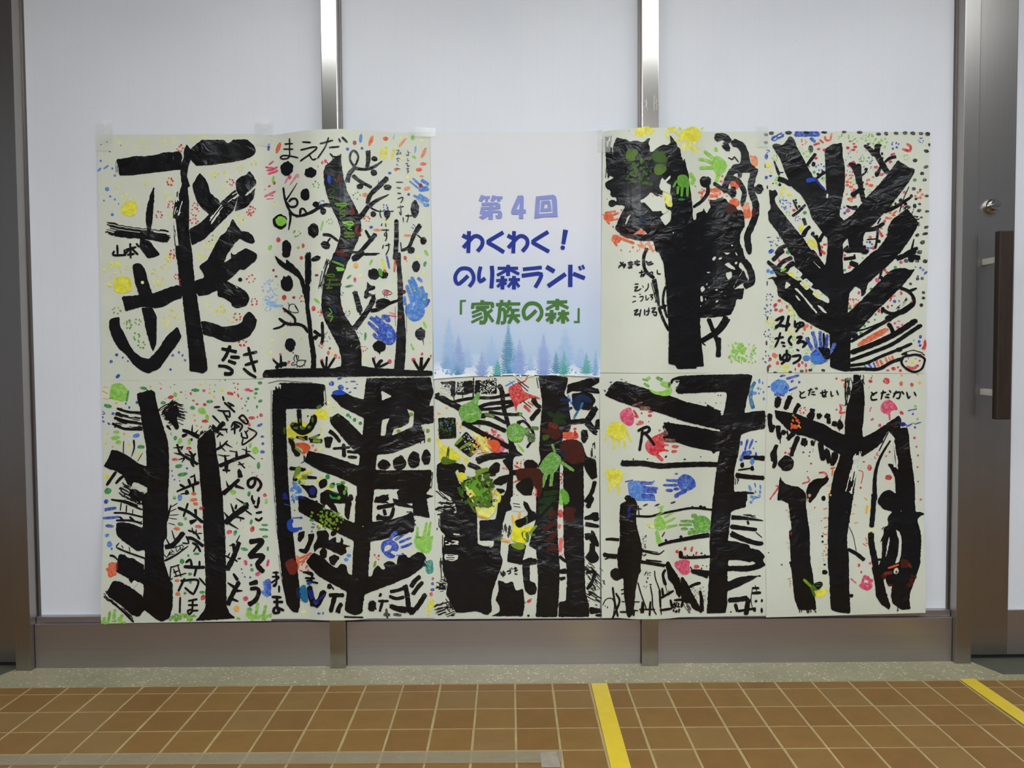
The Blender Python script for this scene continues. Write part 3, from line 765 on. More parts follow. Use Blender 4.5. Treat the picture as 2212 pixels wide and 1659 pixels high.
POSTER2 = """
@ 560 280 5.53
P K 790,430 850,390 900,340 970,300 985,420 1015,600 1055,740 1120,860 1180,980 1220,1120 1215,1220 1180,1330 1120,1450 1080,1560 870,1560 930,1400 975,1250 970,1170 920,1040 860,920 810,780 775,640 770,500
S K 30>8 900,400 880,345
S K 20>6 830,420 815,395
S K 40>14 960,380 978,290
S K 60>50 1050,640 1080,530 1140,460
S K 38>30 1130,455 1230,475 1330,470
S K 45>15 1320,470 1400,430 1475,375
S K 60>45 1300,240 1305,350 1290,460
S K 26 1140,450 1090,370 1090,300 1120,255 1160,270 1185,330 1160,410 1125,450
D K 1378,350,38,30,20 1370,515,42,36,40
S K 45>35 1115,545 1210,620 1350,695
D K 1205,680,40,34
S K 50>60 1290,890 1330,780 1430,680 1540,570
D K 1535,690,48,35 1365,1010,35,36 1210,1040,30,36
S K 65>50 1215,1045 1280,950 1320,900
S K 60>12 1310,920 1400,850 1555,775
S K 22>10 1340,940 1420,975 1480,975
S K 45>55 1110,1545 1190,1480 1290,1370 1400,1240
S K 25>40 1270,1200 1325,1300
S K 35>15 1265,1490 1340,1488 1430,1480
S K 45>30 860,915 800,900 720,930 640,980 540,1020 470,1035
S K 30>25 470,1035 400,1010 345,930 310,830 290,700
S K 22>6 320,850 380,760 455,640
S K 26 330,870 370,920 430,920 460,880 440,830 390,830 360,860
S K 35>15 370,980 375,1070 355,1190
S K 30>20 490,1010 500,950 535,950 570,1000
D K 680,895,40,36 765,975,35,42
D K 335,465,72,85 615,515,75,62 550,775,55,75 650,1205,66,85 330,1410,56,90 795,1380,60,45,30 1860,950,50,105 1815,1440,46,40 1960,1330,38,48
P K 255,430 350,370 410,500 320,560 265,520
D K 250,1100,86,88
D! g 265,1095,66,58
D! e 265,1095,40,35
D! G 235,1130,14 300,1060,14
S K 40>25 760,1255 850,1265 950,1335
S K 20 850,1300 815,1345
S K 50>60 1640,1070 1640,1300 1625,1560
S K 30>60 1690,1450 1790,1400 1850,1260 1930,1130
S K 16 1890,1260 1940,1300
S K 14 1690,1350 1700,1440
L k 17 310,175 400,168 / 295,235 405,235 / 365,110 365,250 365,310 340,345 280,352 255,335 285,312 350,315 410,325 465,338
L k 18 520,150 615,155 / 500,245 650,210 690,225 600,300 495,375 / 600,305 640,360 680,350
L k 18 730,170 880,130 / 830,100 790,210 700,345 / 840,215 955,205 / 850,290 890,325 960,325
L K 26 955,115 970,145 / 995,95 1050,150
L K 8 1640,250 1675,250 1640,300 1690,280 / 1690,270 1695,300 / 1640,350 1680,345 / 1660,335 1650,370 1670,375 1660,390 / 1640,415 1660,430 / 1640,465 1685,472
L K 8 1775,250 1785,310 1755,300 / 1785,275 1805,275 / 1770,345 1775,375 1790,370 / 1750,410 1775,405 1770,440 1800,430 / 1760,465 1790,465 1765,490 1790,495 1770,520
L K 13 1640,630 1715,630 / 1645,695 1690,700 / 1655,760 1695,765 / 1655,830 1715,810 1710,850 1690,875 / 1655,930 1725,920 / 1690,910 1695,1020 1675,985 / 1720,1050 1725,1105 / 1750,1030 1830,1030 / 1780,1015 1780,1060 1765,1105
L K 14 1450,960 1445,1010 1460,1055 / 1490,985 1605,975 / 1540,950 1545,1040 1515,1080 / 1470,1125 1460,1150 / 1510,1125 1515,1160 / 1465,1200 1550,1200 / 1520,1190 1520,1270 1495,1255 1520,1230 1525,1290 1510,1330 / 1485,1380 1475,1420 / 1510,1385 1565,1375 / 1545,1360 1550,1420 1515,1500
D K 1530,1010,40,50
D! B 838,590,22,45 
S! B 30 835,560 845,640
S! z 34 960,550 950,620
S! d 14 820,740 860,710 900,730 850,780 910,810 880,850 930,870
S! e 20 910,890 1040,885 1030,910 930,910
S! f 16 970,940 1020,920 960,960 1030,970 960,1000 1030,1030 970,1050
S! g 18 1000,1110 1110,1105 1120,1140 1010,1120
S! e 16 1020,1150 1100,1160 1060,1180 1110,1200
S! f 34 1020,1240 1130,1240
S! f 24 1020,1280 1130,1280
S! f 16 1040,1210 1080,1270
S! z 30 1100,920 1130,1000 1090,1010
S! z 34 1180,1150 1160,1210 1210,1260
D O 1210,1210,22 1225,1195,14
S! z 26 920,1460 1010,1470 950,1490 1050,1510
S! n 40 880,1545 1000,1545
D B 115,210,16,48,5 1055,235,20 1230,225,18 1560,520,22,18 1785,775,18 1338,1168,24,18
D b 1215,105,20,55,5 
D s 1865,240,14,45,8 1610,90,10,34,15
D O 230,220,24,72,20 1335,135,22,68,20 1510,110,32,26 1635,478,24,22 1910,480,38,24 1960,412,38,20 
D o 1712,155,16,68,40 1965,280,22,72,25 1770,705,42,24,-15 1265,780,36,24 1940,560,26,14 1410,1200,46,16 1770,1265,46,14
D M 1140,160,26 1930,668,22 122,678,18,10,-20 185,640,12,24,20 183,878,9
D y 1685,98,18 1940,130,22,14 1715,350,24,16 1860,520,24,10 1770,570,26,14,-30 1530,1115,36,14 185,890,18 1885,1520,22
S Y 40>30 1520,200 1500,350
S Y 36>30 1465,230 1445,340
S Y 36>30 1610,250 1580,355
D g 1835,95,24,34 1850,330,28,16,35 170,600,16,50,10 750,1150,14,62,12 130,1410,24,34,35 470,1410,18,18 1995,1470,20,36,-35
X e 680,660,45 1160,790,48 450,1240,45 845,1100,38
X B 755,870,36 1440,630,24 1510,925,40 1850,1165,30
X R 1290,1070,40
S P 22 80,450 150,460 200,470
S P 24 95,490 160,480 215,450
S P 26 110,530 180,510 220,490
S P 20 120,420 170,380
S p 18>26 310,640 350,570
S p 14>26 370,660 440,560
D P 365,570,22,26 795,380,18,24 755,395,16,22
D p 455,550,24,22 705,440,8,20
S P 24 70,800 130,770 190,740
S P 16 90,780 170,790
S P 10 80,715 60,720
S P 10 90,830 170,825
D R 230,1318,26,30 525,1388,18,28 505,1530,20,20 120,680,14,9 1745,1525,18 455,1038,20
D! R 1930,668,20
S b 22 1800,620 1900,700
S b 30 1840,590 1990,720
S b 40 1930,600 2030,660
S b 60 1900,720 2030,700
S b 50 1900,780 2030,860
S b 30 1850,790 1960,850
S b 40 1960,900 2035,905
S s 30 1890,830 1990,900
D! M 1930,668,22
@ 560 545 5.53
P K 895,0 1120,0 1055,130 1010,250 975,370 970,540 985,640 1030,760 1120,890 1160,960 1210,1080 1225,1200 1225,1360 1240,1400 980,1400 980,1250 950,1130 870,980 790,830 750,700 745,560 760,420 800,260 855,110
Z K 80>50 830,90 790,200 730,440
P K 45,1450 70,1405 200,1395 330,1385 500,1390 620,1385 900,1385 1000,1350 1230,1355 1390,1385 1600,1390 1800,1405 2070,1415 2072,1475 1900,1480 1500,1478 1150,1485 900,1488 600,1490 300,1492 45,1495
P K 510,440 560,380 610,400 605,500 600,650 625,800 640,960 665,1120 685,1240 680,1400 615,1400 625,1280 600,1100 585,930 565,750 545,560
S K 60 590,0 590,200 580,400
Z K 90 580,0 580,380
P K 185,35 230,70 280,110 325,140 325,80 400,140 480,220 540,330 555,420 520,450 480,320 400,250 300,200 220,130
D K 680,75,62,30,-22
D K 325,20,52,42 335,375,75,95 375,1105,64,80 1875,170,50,66 1370,260,72,68 1490,270,55,45 1925,975,64,80 1435,1125,76,70
S K 16>4 1955,1030 1965,1110
S K 20 1440,1170 1440,1210
S K 38>34 580,950 540,890 470,860 380,860 310,840 245,795
S K 30 430,850 430,800 400,760 330,700 290,670
S K 30>20 310,850 260,890 175,915
L K 8 345,600 360,640 355,680 390,715 470,715 450,660 420,620 370,625 360,660 / 340,720 360,690 / 370,720 385,705
S K 14 430,640 470,700
S K 60>40 650,1040 700,990
S K 40 650,935 740,1000 
S K 38 755,840 760,1000 750,1090
S K 6 770,1000 820,950
S K 70>60 1210,720 1180,600 1140,460
S K 60>45 1220,720 1190,730
S K 70>60 1130,920 1230,790 1330,640 1380,520
P K 1290,345 1330,395 1390,405 1385,440 1310,460 1300,480 1370,510 1395,490 1375,545 1320,520 1280,560 1250,540 1260,470 1290,430
S K 50>30 1330,700 1430,680 1560,610 1660,575
P K 1390,660 1400,570 1480,545 1560,570 1580,610 1500,650
P K 1625,0 1690,0 1700,200 1720,380 1720,600 1740,800 1755,1000 1750,1200 1735,1400 1610,1400 1630,1200 1640,1000 1655,750 1655,500 1650,250
S K 4 1625,650 1630,880
S K 4 1755,600 1765,960
S K 26 1000,0 1250,0
S K 70>40 1110,90 1180,60 1260,0
S K 30 1270,25 1400,22
S K 40>55 200,1390 250,1340 340,1335
S K 34>26 265,1370 260,1240
S K 34>26 250,1360 175,1290
S K 26 800,1400 810,1250
S K 34 780,1390 745,1300
S K 30 820,1390 900,1265
S K 30 1400,1390 1360,1265
S K 50>40 1400,1380 1450,1300 1480,1290
S K 30 1440,1370 1540,1320
S K 34 1910,1400 1850,1300
S K 40 1930,1410 1940,1250
S K 34 1950,1400 2030,1270
L K 9 455,1340 450,1310 480,1290 540,1290 545,1330 500,1360 450,1350 440,1335 / 440,1335 400,1350 385,1335 420,1310 / 430,1300 415,1270 440,1220 450,1270 / 450,1285 455,1230 475,1240 460,1290 / 540,1290 565,1290 545,1320 / 460,1355 455,1375 / 490,1360 485,1375 / 515,1350 520,1370 / 540,1345 550,1360
D! s 235,0,1,1
L K 6 1470,470 1500,450 1540,455 1590,490 1540,510 1500,510 1480,490 1470,470 / 1500,515 1497,540 / 1525,515 1528,545
D P 1520,480,34,24
D P 255,1220,17 170,1278,17 355,1310,18 750,1295,24,26 827,1203,18,26 1560,1305,26,28 1845,1285,26,26 1945,1215,16,22 2050,1240,12,20 1385,1260,12,20 1145,330,18,32
D M 172,215,16 205,288,18,14 685,275,24,14 415,540,20,18 845,1148,16 408,1200,10 315,1120,10
D R 505,68,22 300,540,28,32 650,672,26,30 305,705,16 915,1240,20,28 955,1258,10,16 1745,70,20,26
X R 515,550,42 745,720,42 360,860,40 740,1110,34 1255,1155,40
D! R 745,715,14 750,1095,12
D! z 1730,470,24 1700,365,18 1685,775,24
S P 16 1540,750 1640,770
S p 20 1560,720 1620,740
S! e 26 880,110 960,140 1010,165
S! g 30 930,190 1010,205 940,215
S! f 14 790,270 890,265 895,295 810,285
S! d 30 820,330 970,330
S! d 30 800,390 980,385
S! f 22 810,430 870,425
S! f 16 850,330 830,420
S! e 14 840,670 870,720 820,760 880,770 850,830
S! n 36 880,640 920,720
S! x 36 950,640 980,700
S! n 50 900,70 1040,95
S! x 40 930,20 1060,40
S! x 40 940,330 980,330
S! f 10 1130,1050 1190,1045
S! f 10 1095,1130 1110,1105
S! f 14 1160,1150 1200,1110
D! f 1015,912,9 1085,935,8
S y 22 1200,1245 1275,1245
D G 1075,405,52,14,-10 1270,1005,16,50,5 1075,295,36,12,-40 1980,140,18,34,15
D! e 1450,240,24,55,-15
D g 690,580,16,44,-50 1335,120,14,42,25 1830,1130,14,46,-25 1980,870,16,46,-25 2045,1080,8 2000,15,14,34,-35
D y 160,1050,22,18 128,1195,22 1210,280,18 295,985,14 505,1022,14 1095,665,14 870,1190,22 1965,245,12,26 695,180,8,34 1890,50,18,24
D A 1155,160,30,34 1765,105,12
S Y 36>30 1475,90 1500,210
D! H 1500,225,20
S B 26 1525,50 1555,190
S O 26 1625,70 1615,230
D! z 1640,100,10,40
X s 90,420,60 110,680,40
S s 26 80,560 140,600 200,590
S s 30 90,610 180,640 280,640
S s 16 100,520 140,560
C s 50 40,330 230,660 4,12
X h 810,1035,40 1060,735,36 1190,985,40 985,490,28
G
P b 1735,660 1800,600 1850,630 1930,620 1990,690 1965,760 1920,810 1850,835 1790,800 1745,740
S b 60>40 1850,650 1800,500 1760,390
S b 60>40 1900,640 1850,480 1790,320
S b 62>44 1940,650 1900,480 1820,290
S b 60>46 1980,660 1970,520 1930,400
S b 50>40 2000,480 1960,660
S b 40>30 1890,300 1950,355
S B 36>50 1990,640 2030,560
S b 40>30 1745,640 1735,520
S s 26 1850,600 1840,640
P S 1745,720 1830,740 1800,800 1760,760
E
G
P! B 1400,940 1470,860 1560,850 1620,930 1650,1010 1610,1090 1550,1110 1480,1080 1430,1010
S! B 46>36 1440,960 1370,890 1300,830
S! B 46>40 1470,900 1400,830 1325,770
S! B 46>44 1510,880 1440,810 1380,765
S! B 60>56 1460,770 1530,780 1545,835
S! B 44>36 1450,1030 1400,1010 1365,965
P! b 1500,950 1580,910 1600,1020 1530,1040
E
D! g 1860,462,16 1970,565,16
"""
POSTER3 = """
@ 970 410 7.373
F Q 510,88 575,100 565,108 655,105 650,150 620,150 622,195 575,195 578,150 560,150 520,198 470,178
F Q 690,90 760,108 855,110 852,152 820,152 822,190 765,190 765,150 748,150 710,190 660,180
F Q 522,212 740,205 790,212 818,245 818,310 700,312 700,330 790,332 830,345 848,385 845,440 815,465 755,465 735,410 775,410 778,370 700,370 698,478 628,478 628,420 540,478 475,440 560,390 490,390 510,280 640,272 640,250 520,262 | 700,250 745,250 745,275 700,275 | 575,320 632,318 632,338 570,342
F Q 1095,97 1170,95 1190,120 1187,318 1225,318 1222,380 1183,380 1183,465 1112,465 1112,395 1010,398 985,375 995,320 | 1128,195 1118,318 1072,318
F Q 1382,112 1600,90 1660,85 1700,110 1718,180 1728,435 1500,440 1355,465 1368,300 | 1450,165 1635,150 1650,372 1432,388
F Q 1470,180 1590,172 1612,195 1632,345 1450,355 | 1522,230 1565,225 1568,298 1510,305
T q 62 320,662 308,1005 / 215,728 310,775 / 228,925 330,810 400,745 470,745 530,800 525,890 455,980
T q 62 1036,662 1022,1010 / 931,730 1026,777 / 944,928 1046,810 1116,745 1186,745 1244,800 1240,890 1168,982
T q 62 865,680 720,765 622,825 622,845 730,905 875,995
T q 62 1578,672 1433,760 1335,825 1335,845 1443,905 1590,988
F q 1815,635 1895,648 1848,872 1787,865
F q 1846,925 1835,950 1808,963 1781,950 1770,925 1781,898 1808,887 1835,898
@ 970 560 7.373
T q 60 305,265 215,350 150,395 108,350 105,260 170,165 250,145 340,170 390,260 385,350 325,435
T q 60 505,120 480,230 480,330 500,358 575,305
T q 66 680,108 690,240 675,460
T q 46 775,145 1100,145 / 930,170 765,258 / 970,165 1118,240
T q 62 942,92 940,264
T q 46 750,342 928,332 / 848,365 768,442 / 865,362 912,402
T q 62 852,268 850,478
T q 46 950,325 1130,325 / 1015,350 938,446 / 1050,345 1118,444
T q 62 1035,268 1033,478
T q 55 1175,162 1475,132
T q 62 1156,266 1420,230 1472,240 1440,330 1373,448
T q 70 1548,122 1674,196
T q 68 1572,432 1852,238
T q 70 1930,90 1928,438
T q 64 1973,230 2157,304
T q 40 2068,113 2097,178
T q 40 2118,95 2147,158
T F 26 178,664 272,663 / 
T F 34 192,652 190,878
F F 500,652 560,652 562,675 690,680 718,700 720,770 665,775 660,725 410,730 400,785 345,788 360,695 498,690
T F 46 425,768 640,760 / 690,800 610,860 / 600,845 705,995
T F 38 520,790 365,855 / 522,860 368,918 / 540,915 358,1005
T F 62 505,775 575,830 585,960 560,1005 488,1003
T F 50 748,725 915,710 / 830,800 882,810 885,990 825,1015
T F 56 840,650 835,720 / 815,720 800,900 773,1030
T F 46 968,655 905,768 / 940,712 1135,710 / 965,755 920,860 / 950,772 1000,778
T F 40 975,812 1120,808 / 900,900 1132,895
T F 58 1020,815 1000,920 950,1022 / 1015,900 1112,1006
T F 58 1388,815 1300,900 1232,945 1195,900 1190,810 1250,720 1335,700 1420,730 1470,810 1465,900 1405,985
T F 46 1556,685 1881,677 / 1711,708 1546,798 / 1751,705 1899,780
T F 62 1723,632 1721,804
T F 46 1531,882 1709,872 / 1629,905 1549,982 / 1646,902 1693,942
T F 62 1633,808 1631,1020
T F 46 1731,865 1911,860 / 1796,890 1719,986 / 1831,885 1899,984
T F 62 1816,808 1814,1018
T F 34 2063,780 2060,1012
T F 28 1985,998 2080,998
@ 930 690 5.978
V s 240,20,640,110
V s 480,330,620,90
V s 790,220,600,110
V s 1290,460,660,80
V s 1740,120,600,120
V s 1940,330,620,100
V S 215,430,640,90
V v 362,215,690,100
V S 330,460,715,125
V t 345,560,718,100
V v 665,430,725,100
V T 865,520,725,90
V t 1005,80,700,105
V S 1080,380,680,95
V v 1150,280,705,110
V v 1460,205,710,105
V t 1620,430,700,75
V T 1725,430,715,100
V T 2010,450,700,90
V S 2130,430,725,55
C s 40 60,640 2160,715 8,18
C W 26 80,705 1350,735 6,16
C W 14 1600,700 2150,720 6,14
"""
POSTER4 = """
@ 1280 265 5.53
P K 150,290 230,290 245,420 225,600 180,680 160,500
Z k 80 185,160 185,300
Z K 50 200,300 175,660
P K 285,175 330,190 400,200 440,230 520,215 600,240 650,195 690,185 665,250 685,290 680,350 720,350 780,295 850,260 890,275 930,240 920,145 960,190 1000,245 1010,290 1045,310 1060,440 1110,470 1125,550 1145,620 1160,760 1180,900 1195,1040 1200,1160 1220,1165 1240,1145 1235,1085 1310,1060 1325,1020 1360,1090 1410,1010 1390,950 1400,920 1440,930 1520,900 1590,910 1620,960 1700,990 1730,1050 1780,1040 1810,1130 1818,1220 1760,1340 1755,1420 1800,1550 760,1550 720,1410 600,1415 500,1400 350,1350 265,1265 330,1110 390,1000 285,980 240,1005 195,980 195,940 245,920 285,950 280,890 220,880 215,820 150,770 180,700 255,660 190,620 245,420 240,300 | 740,1000 830,900 900,1010 950,1010 945,870 925,850 935,740 900,730 830,650 790,770 840,820 830,860 690,830 660,870 580,940 640,960 | 800,1130 870,1235 930,1170 940,1050 880,1030 850,1080 845,1100 | 465,1075 420,1120 385,1215 400,1220 | 580,1258 480,1335 660,1335
W w 560,940 670,870 760,910 790,870 850,860 870,1020 910,1050 850,1090 730,1090 640,990
W w 850,700 925,630 930,660 870,720 910,740 930,860 800,800
W w 950,1310 970,1310 962,1330
W w 1650,1460 1680,1465 1660,1480
S! K 50 690,1090 830,1080
S! K 40>20 590,960 650,1010 715,1075
S K 20 1060,420 1080,540
S K 16 1095,440 1105,560
D K 200,745,50,55 230,965,42,42 260,850,50,40
S K 100>70 1450,190 1560,170 1650,240
S K 90>60 1560,240 1630,340
S K 90 1650,230 1760,270 1810,350 1830,450
P K 1780,380 1850,350 1870,420 1895,500 1980,560 1960,640 1900,590 1840,600 1750,600 1680,620 1640,560 1680,500 1760,490
S K 16 1620,420 1670,440 1690,410 1740,470
S K 80 1680,560 1630,640 1570,790
S K 50 1760,590 1755,660
S K 60 1640,660 1730,690 1800,800 1810,860 1790,960
S K 60 1560,800 1640,830 1690,900
S K 70>60 1670,760 1690,880
S K 45 1440,720 1500,760 1600,830
D K 1345,705,68,66
S K 50>34 1365,720 1375,830 1310,930 1195,1015
S K 80 1930,560 1910,660 1890,740 1900,840 1940,950 1950,1030 1940,1120 1890,1250 1850,1340 1850,1420 1870,1540
D K 1985,795,52,60
S K 70>16 1790,930 1780,1010
P! f 400,340 450,310 470,350 520,330 540,370 500,420 520,450 440,470 390,430
D! f 505,355,34,40 580,450,18,28
D! d 490,520,40,34
P! d 720,350 840,340 900,440 880,490 740,480 700,430
P! f 730,520 800,490 880,520 880,580 800,640 730,620
X! d 540,620,90 560,540,70 620,680,80 500,660,80
C! d 40 380,450 720,760 6,16
P! e 1000,680 1030,620 1130,630 1160,740 1140,780 1020,770
S! e 40>26 1020,760 1010,860
S! e 40>26 1070,760 1060,890
S! e 40>26 1130,750 1130,890
S! e 24 1000,700 960,770
D! G 1060,920,40,14
S g 50 1160,600 1210,690 1170,740
D g 1225,760,12
S Y 60 540,80 540,170
S Y 70 520,100 690,80
D Y 1180,140,110,90
S Y 60 880,90 1000,80
S Y 90 1080,100 1120,220
C Y 30 860,60 1320,330 8,26
C y 25 1050,200 1260,340 10,24
C Y 14 520,70 720,170 10,24
S y 70 870,780 900,980
S Y 60 860,880 930,1000
S H 50 850,900 820,1010
Z! K 60 700,800 830,880
G
P g 1430,420 1490,390 1560,430 1610,500 1590,580 1540,620 1490,650 1460,580 1410,520
S g 44>34 1440,490 1350,450 1260,440
S g 44>40 1440,540 1350,540 1270,545
S g 44>40 1440,430 1380,380 1330,340
S g 36>40 1470,290 1475,350
S g 50>36 1500,620 1480,700 1460,730
E
D o 1930,470,46,70 
S o 30 1880,400 1960,450
D O 190,1130,60,55
S O 26 200,1120 310,1080
S O 22 210,1170 300,1150
S O 26 150,1080 270,1060
S O 22 170,1180 200,1210
D O 280,1390,60,50
S O 34 300,1370 490,1440
S O 26 240,1400 290,1470
D O 480,1490,14 340,1525,12 445,1540,10 245,1245,12 345,1045,14 125,1100,10
S o 30 580,1440 650,1540
S o 26 540,1460 620,1500
S o 30 660,1430 720,1540
C o 20 530,1420 760,1548 6,14
S O 30 640,900 700,990
S o 26 680,880 720,970
S O 20 720,960 760,950
D O 745,1000,14
C O 14 630,880 770,1010 6,13
P O 490,1330 580,1260 655,1330
S o 10 540,1320 600,1280 630,1330
S O 50 1400,820 1500,800
S O 40 1380,880 1500,870
S o 40 1440,840 1530,860
C O 25 1270,790 1640,930 8,18
P O 1640,700 1700,640 1760,760 1720,810 1640,770
D O 1690,960,65,55
P! x 1590,1000 1640,970 1700,990 1730,1050 1640,1095 1590,1080
P! z 1700,640 1750,700 1760,790 1720,720
D O 1840,1080,50,70 
D o 1830,1020,44,40
C o 12 1790,960 1900,1150 8,18
P! x 1900,1010 1950,1020 1940,1120 1900,1150
D O 1550,640,14 1535,700,22,14 1300,830,30,12
S! x 20 300,1220 380,1250
S! z 18 330,1330 420,1370 480,1360
D! z 450,1290,22
S! x 26 680,1250 760,1240
S! x 26 350,1110 400,1090
S! n 60 560,1150 640,1180
D K 435,100,6 172,914,6
@ 1280 535 5.53
P K 760,0 1790,0 1800,60 1830,150 1840,180 1800,190 1760,170 1740,230 1790,270 1700,430 1680,500 1810,480 1790,615 1720,610 1690,720 1650,800 1560,820 1400,835 1285,835 1280,900 1295,1100 1330,1420 1240,1420 1240,1445 1010,1450 985,1400 905,1390 910,1000 890,700 870,400 850,200 800,80 | 1555,50 1640,15 1650,60 1600,90 | 1700,30 1730,90 1715,100 | 1420,140 1450,100 1480,110 1450,160 | 1500,120 1540,110 1545,130 1510,150 | 1570,200 1620,170 1700,240 1700,270 1640,250 | 1690,180 1720,160 1730,190 1705,205 | 1590,300 1660,280 1665,350 1620,390 1590,340 | 1360,285 1415,290 1375,310 | 1430,360 1460,365 1440,372 | 1285,480 1320,450 1345,500 1300,540 | 1350,430 1370,420 1370,460 | 1380,470 1400,465 1390,490 | 1455,505 1480,490 1500,510 1480,515 | 1500,530 1560,515 1545,535 | 1560,570 1600,570 1580,580 | 1465,640 1490,620 1505,640 1470,660 | 1283,580 1310,570 1320,640 1290,650 | 1340,590 1360,620 1345,640 | 1282,690 1300,685 1290,710 | 1680,470 1790,280 1800,270 1860,400 1740,450 1690,500
S K 80 1800,150 1860,230 1900,340 1890,420 1800,460
S K 40 650,0 610,120 630,270 740,370
S K 60>30 730,370 770,560 790,700
S K 10 700,420 760,650
S K 34 790,720 840,850 905,985
S K 30 870,470 850,540 840,650 870,770 890,830
S K 40 790,720 880,700
S K 14 830,680 890,690
S K 50 1380,840 1430,970 1480,1100 1500,1200 1490,1310
S K 50>60 1510,1070 1500,1310
S K 70>60 1600,820 1530,940 1440,1030 1290,1120
S K 30>14 1630,860 1560,970 1470,1060
S K 16 1300,1130 1345,1165
D K 1870,40,30,45
L K 20 310,240 330,215 390,200 370,240 / 330,175 380,235 / 350,190 365,175 / 425,180 475,175 / 430,205 480,200 / 455,165 455,240 420,235 470,235 / 500,170 560,165 / 530,150 530,210 560,200 / 500,190 550,200 / 640,165 660,185 / 700,170 650,190 665,205 720,190
L K 16 555,300 610,290 / 585,270 580,350 / 570,340 625,310 600,345 / 670,310 710,290 715,320 680,335 / 770,270 775,310 810,315
L K 15 505,435 545,435 / 500,475 540,465 500,515 545,510 575,490 / 595,455 605,475 / 665,430 660,480 625,520
L K 12 480,580 515,585 / 475,650 515,635 / 555,555 575,555 / 560,590 600,580 595,620 570,640 / 635,570 640,625 670,600 / 680,565 720,560 690,590 720,590 700,625 / 740,545 735,570 / 775,550 785,590 745,650
L K 18 495,755 540,740 500,800 560,790 / 575,740 560,820 / 620,740 620,800 / 640,760 680,755 / 670,720 665,790 640,805 / 705,725 750,720 710,770 760,770 755,810 725,800
X g 1750,1200,90 1780,1280,80 1700,1300,90
D g 1760,1170,34 1790,1240,30,40 1920,1230,18
C g 60 1620,1140 1950,1390 5,16
"""
